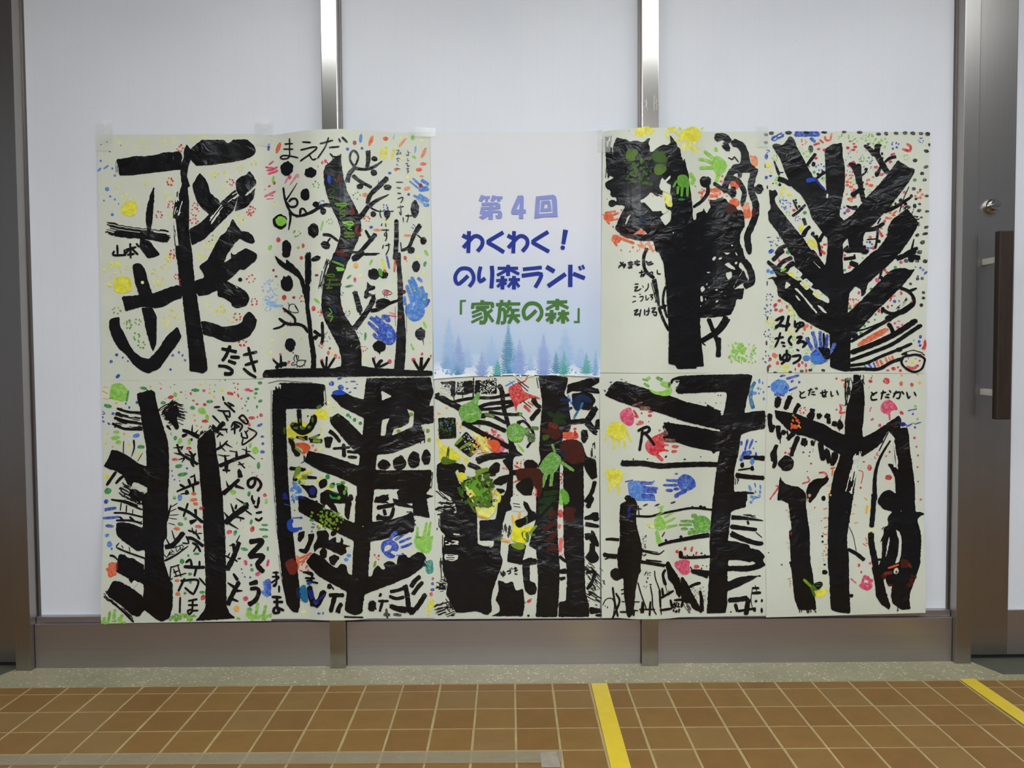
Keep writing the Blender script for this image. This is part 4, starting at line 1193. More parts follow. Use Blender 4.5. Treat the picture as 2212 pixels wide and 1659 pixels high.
POSTER5 = """
@ 1635 270 5.53
P K 175,245 220,220 300,245 340,200 390,130 440,170 470,260 540,380 600,500 680,640 800,775 822,790 820,640 805,340 810,290 890,235 1010,212 1020,350 1048,520 1045,760 1000,960 980,1080 1030,1145 1140,1070 1300,870 1400,770 1550,600 1680,420 1770,480 1885,555 1800,700 1600,960 1400,1180 1290,1280 1265,1350 1260,1500 1100,1500 1080,1350 1020,1420 1025,1560 835,1560 840,1350 800,1320 740,1230 650,1110 600,960 520,830 420,750 330,560 280,420 220,320
W w 830,820 850,830 840,880 820,870
P K 140,770 180,790 220,770 250,830 205,880 230,950 330,1080 440,1220 550,1350 680,1550 410,1560 330,1420 230,1260 140,1150 125,1040 165,1000 150,900
P K 1550,1330 1560,1220 1620,1120 1680,1080 1780,1000 1810,1020 1930,1180 1850,1330 1700,1540 1380,1550 1480,1430
Z K 130 1720,1120 1830,980
Z K 130 1790,1160 1930,1150
Z K 50 1780,540 1880,540
S K 20>36 205,440 260,590
S K 60 240,640 330,670 420,720
S K 14 250,570 310,570
D K 270,715,20 375,95,40,22 170,100,30,20 590,95,36,16 800,90,38,14
D k 105,118,26,20 105,212,24,18
S K 40 590,490 640,420 700,340
D k 640,290,30,50
D K 672,470,24,28
S K 34 710,640 770,590 830,560
D K 725,590,20,16 785,565,18
S K 20 430,900 480,1010
S K 34 430,1085 500,1030 570,960
D K 460,900,14 465,935,16 500,975,18 430,1080,16
S K 40 550,1110 580,1200 
S K 60>40 540,1340 590,1250 640,1210
S K 30 650,1300 720,1380 760,1560
D K 665,1295,22 710,1335,22
S K 60>30 730,1400 800,1280
S K 70>60 1130,460 1185,560 1220,720
S K 60 1210,460 1220,620 1245,800 1275,920
S K 50 1250,760 1150,830
D K 1115,470,26 1258,690,16 1272,770,16 1272,840,18 1300,530,22,18 1150,830,36,34
S K 22 1230,620 1290,570 1310,530
S K 60>16 1200,990 1130,990 1060,965
S K 30>80 1270,240 1340,290 1420,370
S K 70 1440,250 1430,340 1480,450 1560,580
S K 30>40 1520,450 1580,400 1660,380
D K 1430,585,28,36 1440,250,44,24 1490,345,16 1495,400,14 1325,232,16 1345,270,12 1370,290,12
S K 50>20 1440,580 1480,480
S K 50>30 1510,1040 1650,980 1840,860
S K 12 1810,740 1740,900 1700,1040
D K 1710,900,22 1770,945,20 1650,940,14 1840,850,20
S K 60>40 1270,1250 1400,1240 1520,1170
S K 30 1440,1230 1430,1370 1410,1470
S K 14 1310,1370 1430,1360
S K 20 1440,1180 1470,1120
D K 1280,1460,24 1455,1390,20
S K 40 1750,1550 1840,1500 1920,1470
S K 30>16 1840,1500 1870,1370
S K 50 220,1550 270,1480 350,1440
S K 30 1030,1500 1080,1450
D K 1100,1490,30
D k 1040,88,30,16 1225,90,34,18 1450,110,30,20,10 1540,105,26,22,40 1660,102,30,20,10 1765,98,30,22 1860,102,32,22,10 1955,104,28,20 2035,110,32,24 2055,238,14,18 2020,314,32,20,15 1885,425,30,24 2015,502,30,20,-20 1970,580,26,22 2000,658,26,20 1870,762,26,20 1948,776,16 2025,850,26,18 1895,885,18,16 1880,968,22,30 1940,945,20,16 1935,1025,30,20,-20 2030,1033,26,14 1960,1105,20,12 2020,1222,28,18,-20 2005,1300,34,18,-10 1912,1317,28,20,-20 1975,1402,32,24,-25 1940,1520,34,22,-15 100,490,12,22 122,745,10,24 190,700,10
S B 60 170,180 320,110
W w 190,175 230,150 230,165 195,190
W w 240,135 290,115 290,130 245,150
S B 64 440,110 600,110 750,110
D s 690,112,18,8
P B 620,160 660,145 705,190 690,222 640,190
D B 110,380,22,34 110,630,20,20 160,610,20,14 170,1510,36,24,-30
S B 12 120,1345 160,1340
S B 10 110,300 150,310 110,340
S! B 50 580,670 700,650
S! N 30 690,640 740,710 800,775
C B 26 260,890 410,1020 5,10
X B 480,1120,36 750,510,50 1640,240,50 1960,190,40
C h 40 1050,300 1390,600 4,10
C h 14 130,1340 290,1480 6,12
X O 560,205,40
S R 26 680,240 740,220
S R 22 750,180 790,215
S O 26 810,140 820,180 870,180 890,110
D R 735,290,20,16 700,398,26,18 805,300,24,18 1110,195,18,12 1155,228,18,12 1170,265,24,18 1080,275,24,18 1145,300,30,12 440,1020,22,16
S R 32 1740,290 1820,310 1830,260 1790,230
S P 30 1600,360 1640,345
D P 1590,440,24,18 1420,505,28,18 1485,592,28,18 1150,455,26,24 1160,780,24,20 1160,865,26,18 1085,1025,30,22 1760,805,22,18 1735,975,22,16 1150,560,20 1090,490,18
D O 1325,660,26,18,-15 1310,707,22,16 1360,722,28,18 1385,625,16,10 1075,680,22,18 1075,720,24,16 1120,740,26,18 1110,885,34,18 1060,600,16 1070,830,14 1430,735,16,12 1590,1050,20,18 1545,1110,16 1580,1115,40,12 1640,1050,40,12,-40 1630,1080,26,12
C O 12 1060,570 1180,940 6,14
X O 1930,840,60
D Y 130,490,30,22 165,560,24,12 310,760,30,20 300,810,26,18 385,830,28,20 150,470,26
S Y 60 500,1210 550,1240
S Y 40 520,1280 540,1190
S Y 60 600,1380 690,1440
D Y 640,1400,40,30 690,1445,36,24
X g 210,390,40 250,660,50 520,300,30 600,345,45 290,870,30 370,1055,30 790,640,30 1160,680,34 1330,790,30 1250,410,40 1360,170,60 1510,210,60 1780,390,40
D G 570,1050,26,22 680,565,18 365,1525,22 1600,970,26,20 1270,1530,26,16 1880,660,24,20 620,500,10 780,640,14
C g 30 960,110 1420,200 5,12
D R 1520,1150,20 1350,1345,22 1390,1468,22 1480,1230,16 1460,1270,14 1475,1300,18 1490,1325,18 1320,1500,16 770,1460,20 810,1430,26,14 765,1500,16 800,1530,20 840,1500,10 1550,1310,12
D B 1345,1400,16 1370,1425,14 1325,1475,18 1360,1470,12 1310,1400,10 1040,985,14 1045,1055,18 1000,1000,10 1080,1010,14
D R 310,1525,22,14,-40
@ 1635 540 5.53
P K 410,0 680,0 740,90 810,190 840,0 1025,0 1020,140 1030,290 1110,260 1220,170 1370,30 1420,0 1730,0 1650,100 1560,190 1430,300 1320,400 1290,530 1240,560 1240,470 1170,430 1100,520 1090,620 1080,755 1150,690 1350,490 1520,310 1600,240 1700,215 1780,220 1820,240 1885,225 1840,300 1720,440 1600,560 1430,720 1250,920 1115,1060 1110,1440 1060,1455 960,1430 870,1400 865,1000 700,920 500,800 390,640 250,550 240,450 180,340 115,345 180,320 240,320 160,200 110,150 130,120 200,170 330,260 480,370 520,360 650,480 860,640 860,580 800,530 640,440 480,290 450,200 440,100
W w 365,290 450,205 545,290 465,360
W w 500,400 580,335 670,415 590,485
W w 650,520 720,465 860,590 850,640 700,570
W w 330,440 345,375 405,420 330,470
W w 440,460 480,460 560,560 650,660 720,750 700,760 600,640 560,580
W w 450,540 480,550 520,615 490,600
W w 710,655 770,680 835,760 780,740
W w 660,130 760,220 740,220
S K 50 180,130 260,50 320,0
S K 50 240,220 310,140 420,90
S K 60 330,260 380,190 450,150
D Y 400,290,30,26 430,320,24 540,430,36,26 690,520,30,22 720,545,30,22
D! Y 400,290,30,20 430,325,20,10 570,440,26,16 540,390,14 690,510,14 720,548,24,14
D! g 480,265,12 470,330,12 590,370,12 620,430,8 770,530,10 310,240,40,14,-30
D! R 350,135,20,10,-30
S K 34>50 1110,1100 1300,990 1450,900 1620,800 1830,660
S K 18 1170,970 1300,940 1500,860
S K 60>70 1110,1230 1400,1120 1650,1000 1880,850
S K 40>50 1105,1320 1350,1230 1600,1130 1800,1000 1950,900
S K 36 1110,1380 1300,1350 1480,1270 1680,1190 1840,1120
S K 40 1100,1430 1250,1420 1450,1420 1600,1340 1750,1290
S K 14 1130,1385 1350,1350
S K 50 1560,870 1600,930 1630,1010
D K 1690,1190,40,26 1160,1025,46,26,-20 1570,820,44,40 1880,850,36,28 1945,905,26,22
P O 1195,1110 1400,990 1540,920 1585,960 1400,1070 1200,1165
S K 40 1700,450 1800,490 1860,560 1870,640 1800,710 1720,760
S K 40 1500,680 1510,720 1600,760 1700,750
S K 60 1860,640 1760,720 1640,770
S K 26 1490,690 1490,750
S K 40>20 1820,490 1910,455
S K 18 1680,460 1620,480
Z K 40 1790,570 1740,650 1660,710
S R 20 1650,550 1610,555 1590,610
D R 1720,515,18,24 1560,680,14,20 1455,725,20,24 1860,630,34,26 1855,670,24,14
D B 1640,615,20,20 1860,580,22,18 1950,215,16 1980,240,16 2010,275,28,14,-40 1920,315,14 1890,205,10 1950,1035,20,22 1935,1095,18,22 1945,1140,18,16 1870,1080,8
D k 1695,610,12 1610,665,12 1960,660,22,24 1985,575,24,18 1985,510,22,18 1830,405,18 1915,345,20 1970,340,20 1940,25,30,24 1910,135,24,18 2005,135,30,24 1780,130,30,24 1405,835,10
S K 60 1650,110 1780,60 1900,10
S K 70 1830,60 1840,150
S K 60 1850,80 1950,100
S K 60 1480,310 1480,360 
S K 30 1470,300 1490,230
S K 40 1030,110 1180,90
S K 26 1160,60 1160,100
S K 60 1100,150 1210,190
S K 60 1040,10 1200,0 1330,30
L K 26 1720,1340 1740,1280 1820,1260 1900,1250 1990,1290 1995,1340 1960,1420 1880,1455 1800,1430 1740,1380 1715,1330
Z K 70 1720,1280 1800,1240 1880,1230 1990,1270
S R 36 1790,1395 1860,1415 1920,1380
D R 1780,1330,14,10 1940,1322,14,10 1805,1300,6 1895,1300,6 1630,1418,28,22 1560,1438,20,12 1710,1440,20,16 1680,1400,14 
D Y 1850,1335,24,20
D k 1805,1298,7 1893,1298,7
S B 20 1280,1380 1300,1400
S B 24 1330,1360 1360,1400
S B 24 1390,1350 1410,1400
S O 30 1425,1320 1450,1390
S O 30 1470,1320 1500,1380
S O 26 1530,1290 1560,1350
S o 26 1570,1280 1600,1320
S O 26 1610,1270 1630,1310
D P 1680,925,20,16 1645,875,14 1730,895,14 1690,850,20,8 1800,880,12
P R 1990,1070 2020,1070 2022,1190 1950,1190 1985,1150
D P 1105,205,22 1045,65,16 1715,150,22,18 1325,10,16 1435,360,28,26 1215,512,16,20
D R 1525,240,18 1550,270,18 1590,285,26,14 1580,300,20
X O 1130,640,60 1190,620,40
D G 1650,210,20,20 1240,990,20,16 1285,910,16 1415,770,14 365,30,24,24 1045,240,18 1265,40,20 1110,700,24,12 1360,465,20,16 1330,860,20,14 1260,95,10
H! B 740,1180,400,-8
D! b 710,1290,74,70
D! b 585,1290,44,34
S! b 60 640,1290 760,1290
P! K 760,1140 870,1180 870,1300 800,1310 770,1250 720,1170
S! K 30 790,1000 800,1150
S! K 26 830,1040 830,1150
L K 34 225,840 310,800 270,880 220,930 250,900 350,910 385,885 / 375,790 345,960
L K 30 450,850 455,920 480,880 540,870 550,900 480,930 / 510,860 500,920 465,975
L K 28 215,1060 310,1040 / 275,990 250,1080 215,1155 / 290,1105 325,1110 / 305,1145 330,1150
L K 30 405,1030 375,1080 410,1135
L K 32 475,1045 530,1040 480,1110 530,1090 570,1110 / 605,1050 610,1080 545,1160
L K 30 270,1250 285,1310 330,1250 390,1260 370,1320 300,1310 / 350,1200 350,1300 290,1360
L K 30 475,1190 495,1200 / 420,1270 510,1260 500,1310 430,1355
D R 265,605,24,20 215,660,30,20,-50 225,715,24,20 285,725,32,20,-30 355,680,14,24 155,1305,18,26 150,1385,20,18 455,1425,10,20 500,1375,18,26 540,1345,16,20 580,1375,16,26 585,1440,16,22 245,1350,18,24 265,130,16 250,100,12
S O 50 180,1240 240,1280
S O 30 560,950 580,900
D O 600,905,14,24 645,925,14,24 570,945,16,26 655,995,14,24 545,1000,10,14
X Y 410,740,50 160,845,50 400,945,60 330,1400,60 430,690,30 250,1440,20
D Y 345,1395,36,16
X g 470,800,40 210,920,40 180,1070,40 400,1195,40 590,1205,30 175,1165,30 400,690,40 660,1390,30 320,620,30 440,1060,30
X h 145,560,50 150,690,60 120,1000,50 120,1300,50 120,770,40
D b 130,250,24 175,265,24 
S B 40 140,30 190,0
D k 130,1420,14,40 215,1465,24,14 395,1460,24,20 530,1448,24,18 635,1435,26,18 790,1438,26,18,20 112,1110,12,30 122,815,10,26 120,400,8,30 103,1215,8,14
D! R 770,20,20 690,50,10 720,70,10
"""
POSTER6 = """
@ 200 810 5.53
P K 530,220 600,205 690,180 745,195 755,260 785,400 820,520 870,680 905,800 915,950 920,1150 905,1400 905,1560 590,1560 590,1430 660,1400 655,1340 530,1280 480,1330 420,1310 360,1190 290,1150 210,1110 150,1090 150,1060 190,1000 230,890 300,900 430,965 560,1060 650,1090 640,850 605,650 590,560 570,420 540,300
Z K 60 560,225 720,190
Z K 60 600,195 610,250
Z K 240>200 280,500 420,540 600,560
S K 30 300,400 430,440 590,450
S K 26 265,515 420,560 590,580
S K 30 245,580 380,640 590,650
P K 850,470 1000,350 1040,420 1010,520 1040,620 1010,660 960,600
Z K 160 830,470 960,400 1060,430
Z K 190 870,520 1000,480 1110,500
Z K 130 860,500 1010,330
S K 40>16 890,600 940,660
S K 12 375,790 370,930
S K 26>10 495,780 500,870 470,970
S K 8 600,930 540,1030
S K 30 150,1080 230,1120
S K 36 280,1160 230,1230 175,1310
S K 34 400,1190 340,1230 285,1290
S K 30 510,1260 460,1320
W w 470,1320 500,1275 565,1310 520,1350 
W w 560,1385 590,1320 655,1350 640,1405
S K 14 600,1390 630,1330
Z K 170 340,1340 450,1400 600,1470
S K 100 440,1390 600,1480
S K 24 240,1490 400,1510 540,1560
P K 1255,770 1300,740 1340,690 1410,640 1460,700 1475,800 1480,900 1500,1020 1515,1120 1535,1300 1560,1480 1555,1560 1310,1560 1295,1350 1270,1050 1250,850
Z K 120 1300,740 1440,650
S K 36>60 1070,655 1170,690 1280,745
S K 26>10 1190,680 1195,600
S K 26>10 1230,700 1260,660
D K 1100,720,36,20,-20 1187,770,12,18
S K 60>50 1470,690 1530,610 1590,570
S K 30 1440,600 1490,640 1560,560
S K 30>14 1440,490 1490,540 1530,580
S K 26 1460,680 1430,620
S K 22 1500,690 1560,720 
S K 22 1490,740 1530,690
S K 24 1530,650 1610,650
S K 14 1590,640 1610,690
S K 36>20 1480,890 1550,850 1610,790
S K 26>10 1530,860 1525,800
S K 26>8 1590,820 1670,865
S K 20>8 1550,870 1590,910
S K 50>40 1510,1090 1620,1040 1720,1000 1880,950
S K 40>20 1600,1050 1580,950
S K 20>8 1580,970 1500,950
S K 20>8 1580,970 1640,960
S K 40>20 1725,1000 1720,900
S K 14 1720,920 1640,905
S K 30>10 1840,960 1840,860
S K 14 1840,900 1790,885
S K 14 1850,910 1890,915
S K 20>8 1870,950 1940,1005
S K 20 1750,1040 1820,1110
S K 14 1810,1060 1740,1070
S K 50 1600,1060 1600,1130
S K 26 1560,1135 1640,1140
S K 16 1600,1130 1605,1170
S K 60>40 1545,1430 1650,1340 1760,1240
S K 70>40 1770,1230 1750,1120
S K 46>14 1700,1320 1820,1360
S K 30>10 1620,1330 1600,1270
S K 40>26 1270,1070 1150,1000 1050,930 1010,820
S K 26>8 1065,950 980,930
S K 26>8 1060,860 970,870
S K 20 1060,890 1080,850
S K 60>20 1200,1040 1190,950 1150,900
S K 26 1200,980 1230,940
S K 20 1110,940 1180,970
S K 30 1180,1040 1210,1090
S K 20>10 1100,990 1030,1010
S K 20>10 1100,1000 1070,1040
S K 40>20 1280,1280 1150,1330 1000,1395
S K 36>14 1230,1290 1220,1190
S K 20 1220,1200 1170,1220
S K 36 1170,1310 1150,1250
S K 36>20 1200,1310 1210,1390
S K 30 1120,1350 1050,1310
S K 40>50 1120,1370 1140,1430
S K 16 1130,1410 1060,1420
L K 36 1945,1255 1938,1300 1900,1340 1862,1315 1866,1262 1920,1230 1985,1252 2015,1315 1975,1380
L K 24 1910,1440 1905,1490 1940,1510 / 1990,1460 1990,1530
L K 26 1560,260 1570,300 / 1460,385 1520,380 / 1580,330 1700,440 / 1620,330 1690,370 / 1660,350 1640,380
L K 22 1500,420 1560,430 1640,430 / 1560,430 1620,545 / 1590,480 1640,500 1640,440
L K 24 1750,510 1800,480 1860,560 1830,580 1750,510 / 1660,620 1700,560 1790,600 1760,670 / 1700,600 1700,700 / 1680,570 1760,620 / 1740,620 1660,650
L K 20 1860,630 1960,700 1800,830 1800,760 / 1780,690 1790,740 1850,750 1840,700 1820,670 / 1830,690 1860,660
P g 220,110 330,90 380,130 430,180 430,240 400,320 300,310 200,280 210,190
S G 24 430,190 410,310
S e 16 200,280 290,270 380,300
S A 14 120,190 180,220
S A 10 130,140 190,150
S A 10 130,280 190,290
D A 285,335,14 380,705,14 690,140,14 1215,482,14 1225,545,14 1245,605,14 1300,620,14 1405,120,10 1400,165,10 1400,215,14 1455,265,14 240,858,12 185,700,10
D Y 545,950,22 1290,115,20,12 1350,90,10 1550,180,18,22 170,1210,44,22 160,820,16 440,830,16
D y 1060,325,10 1045,270,8 430,880,14 165,755,10
D G 185,370,48,24,15 610,158,44,18,10 1230,182,50,20 1400,318,40,22 1195,393,34,24 845,333,32,20 580,858,46,22 1030,1088,44,24,-8 1075,1188,60,22,-10 185,1385,46,36,-20 990,755,22,28 1960,170,30,16 2000,95,28,18 2005,310,28,18,-20 1965,380,14,22 1860,280,16 1840,318,12 1825,365,12 1855,425,12 1950,220,24,16 1870,1420,20,34,15 1985,1080,20,42
D g 275,750,56,24,-5 310,803,34,24 285,682,38,20 1045,790,24,40,15 1160,795,22,42,10 990,235,26,30 1310,430,50,40,30 1370,505,24,36,-10 1680,1400,36,30 1945,900,40,44 1885,840,18,34,15 1940,270,16 980,1460,24,20 2075,1510,20,32
S G 10 950,690 930,700 950,720
S G 8 1715,830 1730,800
D R 1330,187,20,18 1175,222,14,18 1205,307,16,14 1250,348,18,14 1340,355,24,18 1345,552,40,20 1645,222,42,20,15 1740,245,12,26,-20 1695,208,12 1705,152,10 1735,170,10 1690,98,16,8 1738,108,8,16 1780,282,10,14 935,265,34,22,-10 1905,512,40,20 2015,480,22,24 1970,502,10,16 1790,400,8,12 985,1008,36,18 1150,875,34,20 2060,1435,24,22
D P 1850,175,34,18 1895,190,30,14 1875,595,16,22 1810,545,22,16 1060,205,18,10 815,165,10 2025,1000,10 1875,1095,6 1910,1165,8 1965,1205,10 2030,1190,6
D B 440,388,14,18 400,342,12,14 530,328,16,18 245,462,18,16 125,505,10,14 132,555,18,12,30 195,582,22,14,40 1130,1115,14 950,1145,10 955,1203,9 980,1250,10 1042,1265,10 165,1515,28,22,-30 2000,598,36,16,-25 2030,735,24,14 2035,820,18,18 2030,918,28,20
D b 525,725,44,24,-18 1045,1460,28,34
S B 12 120,430 150,460 120,470
D O 1210,1418,30,20 1205,1490,44,20,-8 1230,1532,30,14
S o 10 800,90 830,120
C G 8 870,90 1180,300 5,9
D G 1520,68,8 1585,62,10 1465,120,8 1455,197,10
@ 200 1075 5.53
P K 590,0 905,0 905,200 890,330 895,470 850,530 860,760 895,880 930,980 960,1020 960,1300 920,1440 830,1480 760,1450 620,1340 605,1180 625,800 625,620 540,640 400,540 300,460 280,380 285,300 360,290 470,310 600,360 600,100
S K 22 230,20 400,60 590,140
S K 22 260,180 400,185 600,230
S K 26 290,270 440,270 540,290 590,310
S K 14 345,60 335,150
S K 16 410,90 405,170
S K 12 485,140 480,190
S K 26 330,230 380,280
S K 30 450,230 500,280
S K 14 590,280 570,300
Z K 80 380,20 590,110
S K 14 320,540 290,590 400,640 600,710
S K 12 350,570 370,600
S K 12 440,590 450,650
S K 22 300,600 420,650 620,720
S K 30>14 215,690 260,700 320,760
P K 330,670 420,690 480,720 530,740 620,800 625,1050 560,1000 480,1040 420,960 340,910 280,880 300,780 310,700
W w 390,680 440,670 480,720 420,710
W w 510,740 545,715 620,740 620,800
P K 250,990 330,1000 450,1060 600,1170 640,1320 560,1420 470,1400 350,1290 190,1180 180,1110
Z K 260>200 200,1080 350,1200 540,1380
S K 26 210,1220 350,1340 490,1480
W w 320,910 360,930 350,1000 300,980
W w 380,970 440,960 430,1020 380,1040
W w 450,1050 500,980 550,1010 480,1090
W w 530,1110 580,1040 620,1070 605,1180
Z w 40 610,1340 700,1420
S K 40>14 880,280 920,160 940,80
S K 10 940,110 1015,65
S K 10 940,160 1000,130
S K 8 920,210 1030,200
S K 8 910,240 1010,255
S K 8 910,300 990,325
S K 60 860,590 950,570 1020,500 1095,405
S K 20>10 980,490 950,390
S K 26>10 920,560 880,480
S K 30>14 870,750 1000,680 1140,580
S K 14 860,680 890,710 930,640
L K 9 900,690 960,640 / 940,620 980,650 / 960,600 1080,560 / 1000,570 1010,640 1060,590 / 1040,560 1060,620 1090,580 1060,560 / 920,680 980,670
L K 16 940,820 930,970 960,960 / 940,830 1040,800 / 970,850 1010,940 / 970,890 1030,870 / 1020,800 1060,940 / 980,940 1120,900
S K 36 1030,120 1150,170 1240,230 1320,290
S K 26 1140,70 1090,220
S K 40>20 1230,130 1240,220
S K 60>20 1160,300 1250,260
S K 26>40 1310,300 1270,250
S K 40 1120,480 1200,490 1330,580
S K 26 1150,390 1230,420 1280,490
S K 16 1190,360 1210,430
S K 14 1240,380 1240,420
S K 14 1260,425 1305,425
S K 20 1120,460 1150,540 1080,540
S K 30 1200,540 1250,570 1290,640
S K 20 1250,570 1210,640
S K 40 1350,830 1220,830 1090,820
S K 26 1280,760 1280,830
S K 30 1190,830 1170,740 1120,770
S K 30 1240,850 1220,930
S K 24 1350,1040 1280,960
P K 1310,0 1560,0 1570,200 1590,500 1595,800 1600,1100 1605,1300 1640,1380 1700,1420 1700,1440 1230,1470 1330,1350 1350,1300 1350,900 1330,450
S K 70 1580,310 1680,220 1860,90
S K 60 1800,90 1870,80
S K 40>10 1700,200 1650,60
S K 30 1710,130 1720,90
S K 26>10 1800,60 1720,10
S K 30>10 1640,310 1740,370
S K 40>10 1640,260 1570,170
S K 26 1700,220 1810,250
S K 14 1770,230 1770,280
S K 20 1830,150 1900,200
S K 70>50 1600,870 1680,720 1760,520
S K 40 1700,650 1680,540
S K 26>10 1700,560 1640,570
S K 20>10 1720,530 1760,450
S K 20 1660,730 1590,690
S K 16 1620,700 1640,660
S K 20 1680,720 1730,760
D K 1755,725,24,10,-15 1620,830,36,30
S K 60>50 1610,1290 1680,1140 1760,990
S K 46>26 1740,990 1680,900
S K 46>12 1700,1070 1610,1010
S K 46>10 1700,1110 1800,1110
S K 46>14 1650,1200 1750,1240
L K 30 1905,0 1930,70 / 1990,0 1970,110 1940,100 / 1960,180 2020,170 / 1950,250 1990,270 2025,240
L K 60 1870,525 2030,520 1880,690 1950,690 2040,700 1970,790 1980,820 2050,890
L K 44>60 1870,1030 1980,1000 / 1880,1090 1960,1080 1990,1120 1950,1220 1860,1280
L K 28 1100,965 1030,1110 / 1060,990 1260,985 1220,1130 1190,1140 1110,1075
L K 24 1050,1190 1045,1370
L K 24 1150,1230 1250,1210 / 1150,1280 1255,1280 / 1200,1220 1195,1340 / 1195,1330 1140,1350 1160,1390 1200,1350 1260,1345
D B 165,45,28,24,-20 
S B 44>30 140,145 200,135 290,120
S B 36>30 135,245 200,240 310,230
D B 205,338,52,20,5
S b 40 150,460 200,440
S b 60 200,520 210,590
D B 230,610,12,18
S O 50 220,770 230,930
S O 40 160,860 280,840
S O 40 200,940 290,900
P O 190,770 290,770 310,840 260,930 190,960 180,880
S! z 20 300,770 300,860
S b 70 2070,980 2090,1190
S B 70 2100,970 2100,1180
S b 40 2020,1110 2090,1180
S g 40 210,1370 190,1490
S g 40 270,1330 255,1460
S g 40 360,1390 320,1490
S g 40 150,1420 120,1500
C g 16 110,1440 400,1500 10,20
S e 20 210,1360 190,1470
D g 1080,1410,60,30 1160,1440,40,24 1000,1440,50,22
C e 24 920,1400 1230,1460 10,24
S g 70 1880,1310 1860,1440
S g 40 1975,1250 1950,1440
S g 40 2070,1280 2040,1450
S e 20 2070,1300 2030,1440
C g 20 1740,1400 2130,1460 12,24
D G 1880,1330,20 1955,1370,14
D A 1720,1325,36,42
D R 1305,125,32,22,-10 1265,345,40,20,5 1635,410,34,24,-20 1910,375,26,36,20 1320,1190,26,36,25
D O 1205,25,44,22 1235,75,30,20 1010,370,38,22,5 1010,990,28,18 1020,1150,32,22
D P 1830,1205,34,28,-30 1830,775,22,34,-15 1975,910,34,26,-20 2095,780,18,48,10
D G 1110,250,20 1050,315,36,22,15 1245,670,36,16 1145,690,16 1165,910,24,18 1170,1010,18 1105,1140,18 1310,1130,34,18 1705,420,22,34,20 1815,615,46,20,10 2060,325,44,14 2045,380,60,16,5 2065,465,36,16 1905,860,22,22 1895,290,18,34,15 2095,610,14,28 1070,760,28,30 980,10,20,10
D! G 1820,75,18
D B 1895,805,16 1780,852,10 1790,900,8 1820,945,12 1885,952,14
D b 1045,15,26,26
D y 1805,355,10 1810,405,10 1855,455,10 1965,295,14
D! z 1330,120,14
"""
